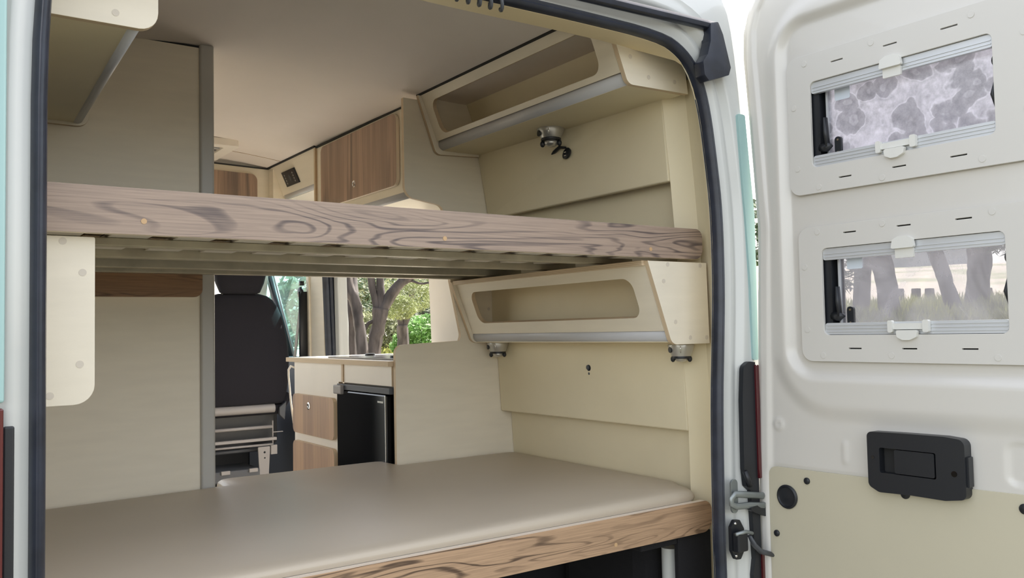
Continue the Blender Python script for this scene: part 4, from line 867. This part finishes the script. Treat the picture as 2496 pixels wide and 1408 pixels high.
g = G(); g.hexa([HP(-2, 2.6, -.3), HP(2.5, 2.6, -.3), HP(2.5, 2.6, 4.3), HP(-2, 2.6, 4.3)], [HP(-2, 2.8, -.3), HP(2.5, 2.8, -.3), HP(2.5, 3.5, 2), HP(-2, 3.5, 2)]); g.build('roof', 'slatw', t)
for x, y in [(11.87, 5.53), (11.99, 5.34), (12.07, 5.18), (12.41, 4.52)]:
    z = terr(x, y); g = G(); g.box((x - .05, y - .05, z - .1), (x + .05, y + .05, z + .17))
    tag(g.build('fence_post', 'bark', None, bevel=.01), 'short dark wooden stump post at the edge of the field', 'post', 'stump posts along the field edge')
# far white van by the field
t = thing('parked_camper', 'white camper parked far off beyond the pines', 'van', (48.5, 93, .2))
c0 = Vector((50.5, 93.0, 0)); z = terr(50.5, 93)
def CP(u, v, w): return (c0.x + .87 * u + .47 * w, c0.y - .5 * u + .87 * w, z + v)
g = G(); g.plate(fillet([(-2.6, .4), (2.3, .4), (2.6, 1.3), (2.0, 1.9), (1.4, 2.6), (-2.6, 2.6)], .12), [], CP, 0, 2.1); g.build('body', 'white', t)
g = G(); g.plate(rect(-1.8, 1.5, -.6, 2.1, .05), [], CP, -.03, 0); g.plate(rect(1.0, 1.35, 2.0, 1.9, .05), [], CP, -.03, 0); g.build('windows', 'darkgrey', t)
for u in (-1.7, 1.6):
    g = G(); g.tube([CP(u, .35, -.05), CP(u, .35, .2)], .35, 16); g.build('wheel', 'black', t)
# grass (stuff)
rnd = random.Random(5); g = G()
def blades(n, az0, az1, d0, d1, hgt_, w):
    for _ in range(n):
        az = math.radians(rnd.uniform(az0, az1)); d = d0 + (d1 - d0) * rnd.random() ** .8
        x, y = -.19 + d * math.sin(az), -1.58 + d * math.cos(az); z = terr(x, y); h = hgt_ * rnd.uniform(.5, 1.3); a = rnd.uniform(0, 6.28); lx, ly = rnd.gauss(0, .3) * h, rnd.gauss(0, .3) * h
        g.b.faces.new([g.b.verts.new((x + w * math.cos(a), y + w * math.sin(a), z)), g.b.verts.new((x - w * math.cos(a), y - w * math.sin(a), z)), g.b.verts.new((x + lx, y + ly, z + h))])
blades(9000, 22, 34, 14, 40, .26, .03); blades(9000, 48, 70, 7.0, 12.5, .14, .012)
o = g.build('grass', 'grass', None, merge=False, norm=False, kind='stuff'); o['label'] = 'yellow green grass growing around the trees and field edge'; o['category'] = 'grass'

# ------------------------------------------------------------------ light, world, camera
SUN_AZ, SUN_EL = math.radians(64), math.radians(52)      # azimuth from +y towards +x
w = bpy.data.worlds.new('sky'); SC.world = w; w.use_nodes = True; nt = w.node_tree; bg = nt.nodes['Background']
sky = nt.nodes.new('ShaderNodeTexSky'); sky.sky_type = 'NISHITA'; sky.sun_disc = False; sky.sun_elevation = SUN_EL; sky.sun_rotation = SUN_AZ; sky.dust_density = 2.0; sky.air_density = 1.0
hs_ = nt.nodes.new('ShaderNodeHueSaturation'); hs_.inputs['Saturation'].default_value = .42
mw = nt.nodes.new('ShaderNodeMix'); mw.data_type = 'RGBA'; mw.blend_type = 'MULTIPLY'; mw.inputs[0].default_value = 1; mw.inputs[7].default_value = (1.0, .955, .90, 1)
nt.links.new(sky.outputs[0], hs_.inputs['Color']); nt.links.new(hs_.outputs[0], mw.inputs[6]); nt.links.new(mw.outputs[2], bg.inputs[0]); bg.inputs[1].default_value = .30
SC.cycles.max_bounces = 14; SC.cycles.diffuse_bounces = 9; SC.cycles.transparent_max_bounces = 12
sd = bpy.data.lights.new('sun', 'SUN'); sd.energy = 8.0; sd.angle = math.radians(.55); sd.color = (1, .95, .86); so = bpy.data.objects.new('sun', sd); COL.objects.link(so)
dirv = Vector((math.sin(SUN_AZ) * math.cos(SUN_EL), math.cos(SUN_AZ) * math.cos(SUN_EL), math.sin(SUN_EL))); so.rotation_euler = dirv.to_track_quat('Z', 'Y').to_euler(); so.location = (5, 5, 12)
yaw, pitch, roll = [math.radians(a) for a in (35.26635954, 2.72065914, -1.17674056)]
F = Vector((math.sin(yaw) * math.cos(pitch), math.cos(yaw) * math.cos(pitch), math.sin(pitch))); r0 = Vector((math.cos(yaw), -math.sin(yaw), 0)); u0 = r0.cross(F)
Rv = r0 * math.cos(roll) + u0 * math.sin(roll); Uv = -r0 * math.sin(roll) + u0 * math.cos(roll)
cd = bpy.data.cameras.new('camera'); cam = bpy.data.objects.new('camera', cd); COL.objects.link(cam)
cd.sensor_width = 36; cd.lens = 2099.41 / 2496 * 36; cd.clip_start = .02; cd.clip_end = 1000
cam.matrix_world = Matrix(((Rv.x, Uv.x, -F.x, -.188), (Rv.y, Uv.y, -F.y, -1.577), (Rv.z, Uv.z, -F.z, 1.0), (0, 0, 0, 1)))
SC.camera = cam
vs_ = SC.view_settings; vs_.view_transform = 'Standard'; vs_.look = 'None'; vs_.gamma = 1; vs_.exposure = 1.05
try: vs_.use_curve_mapping = False
except Exception: pass
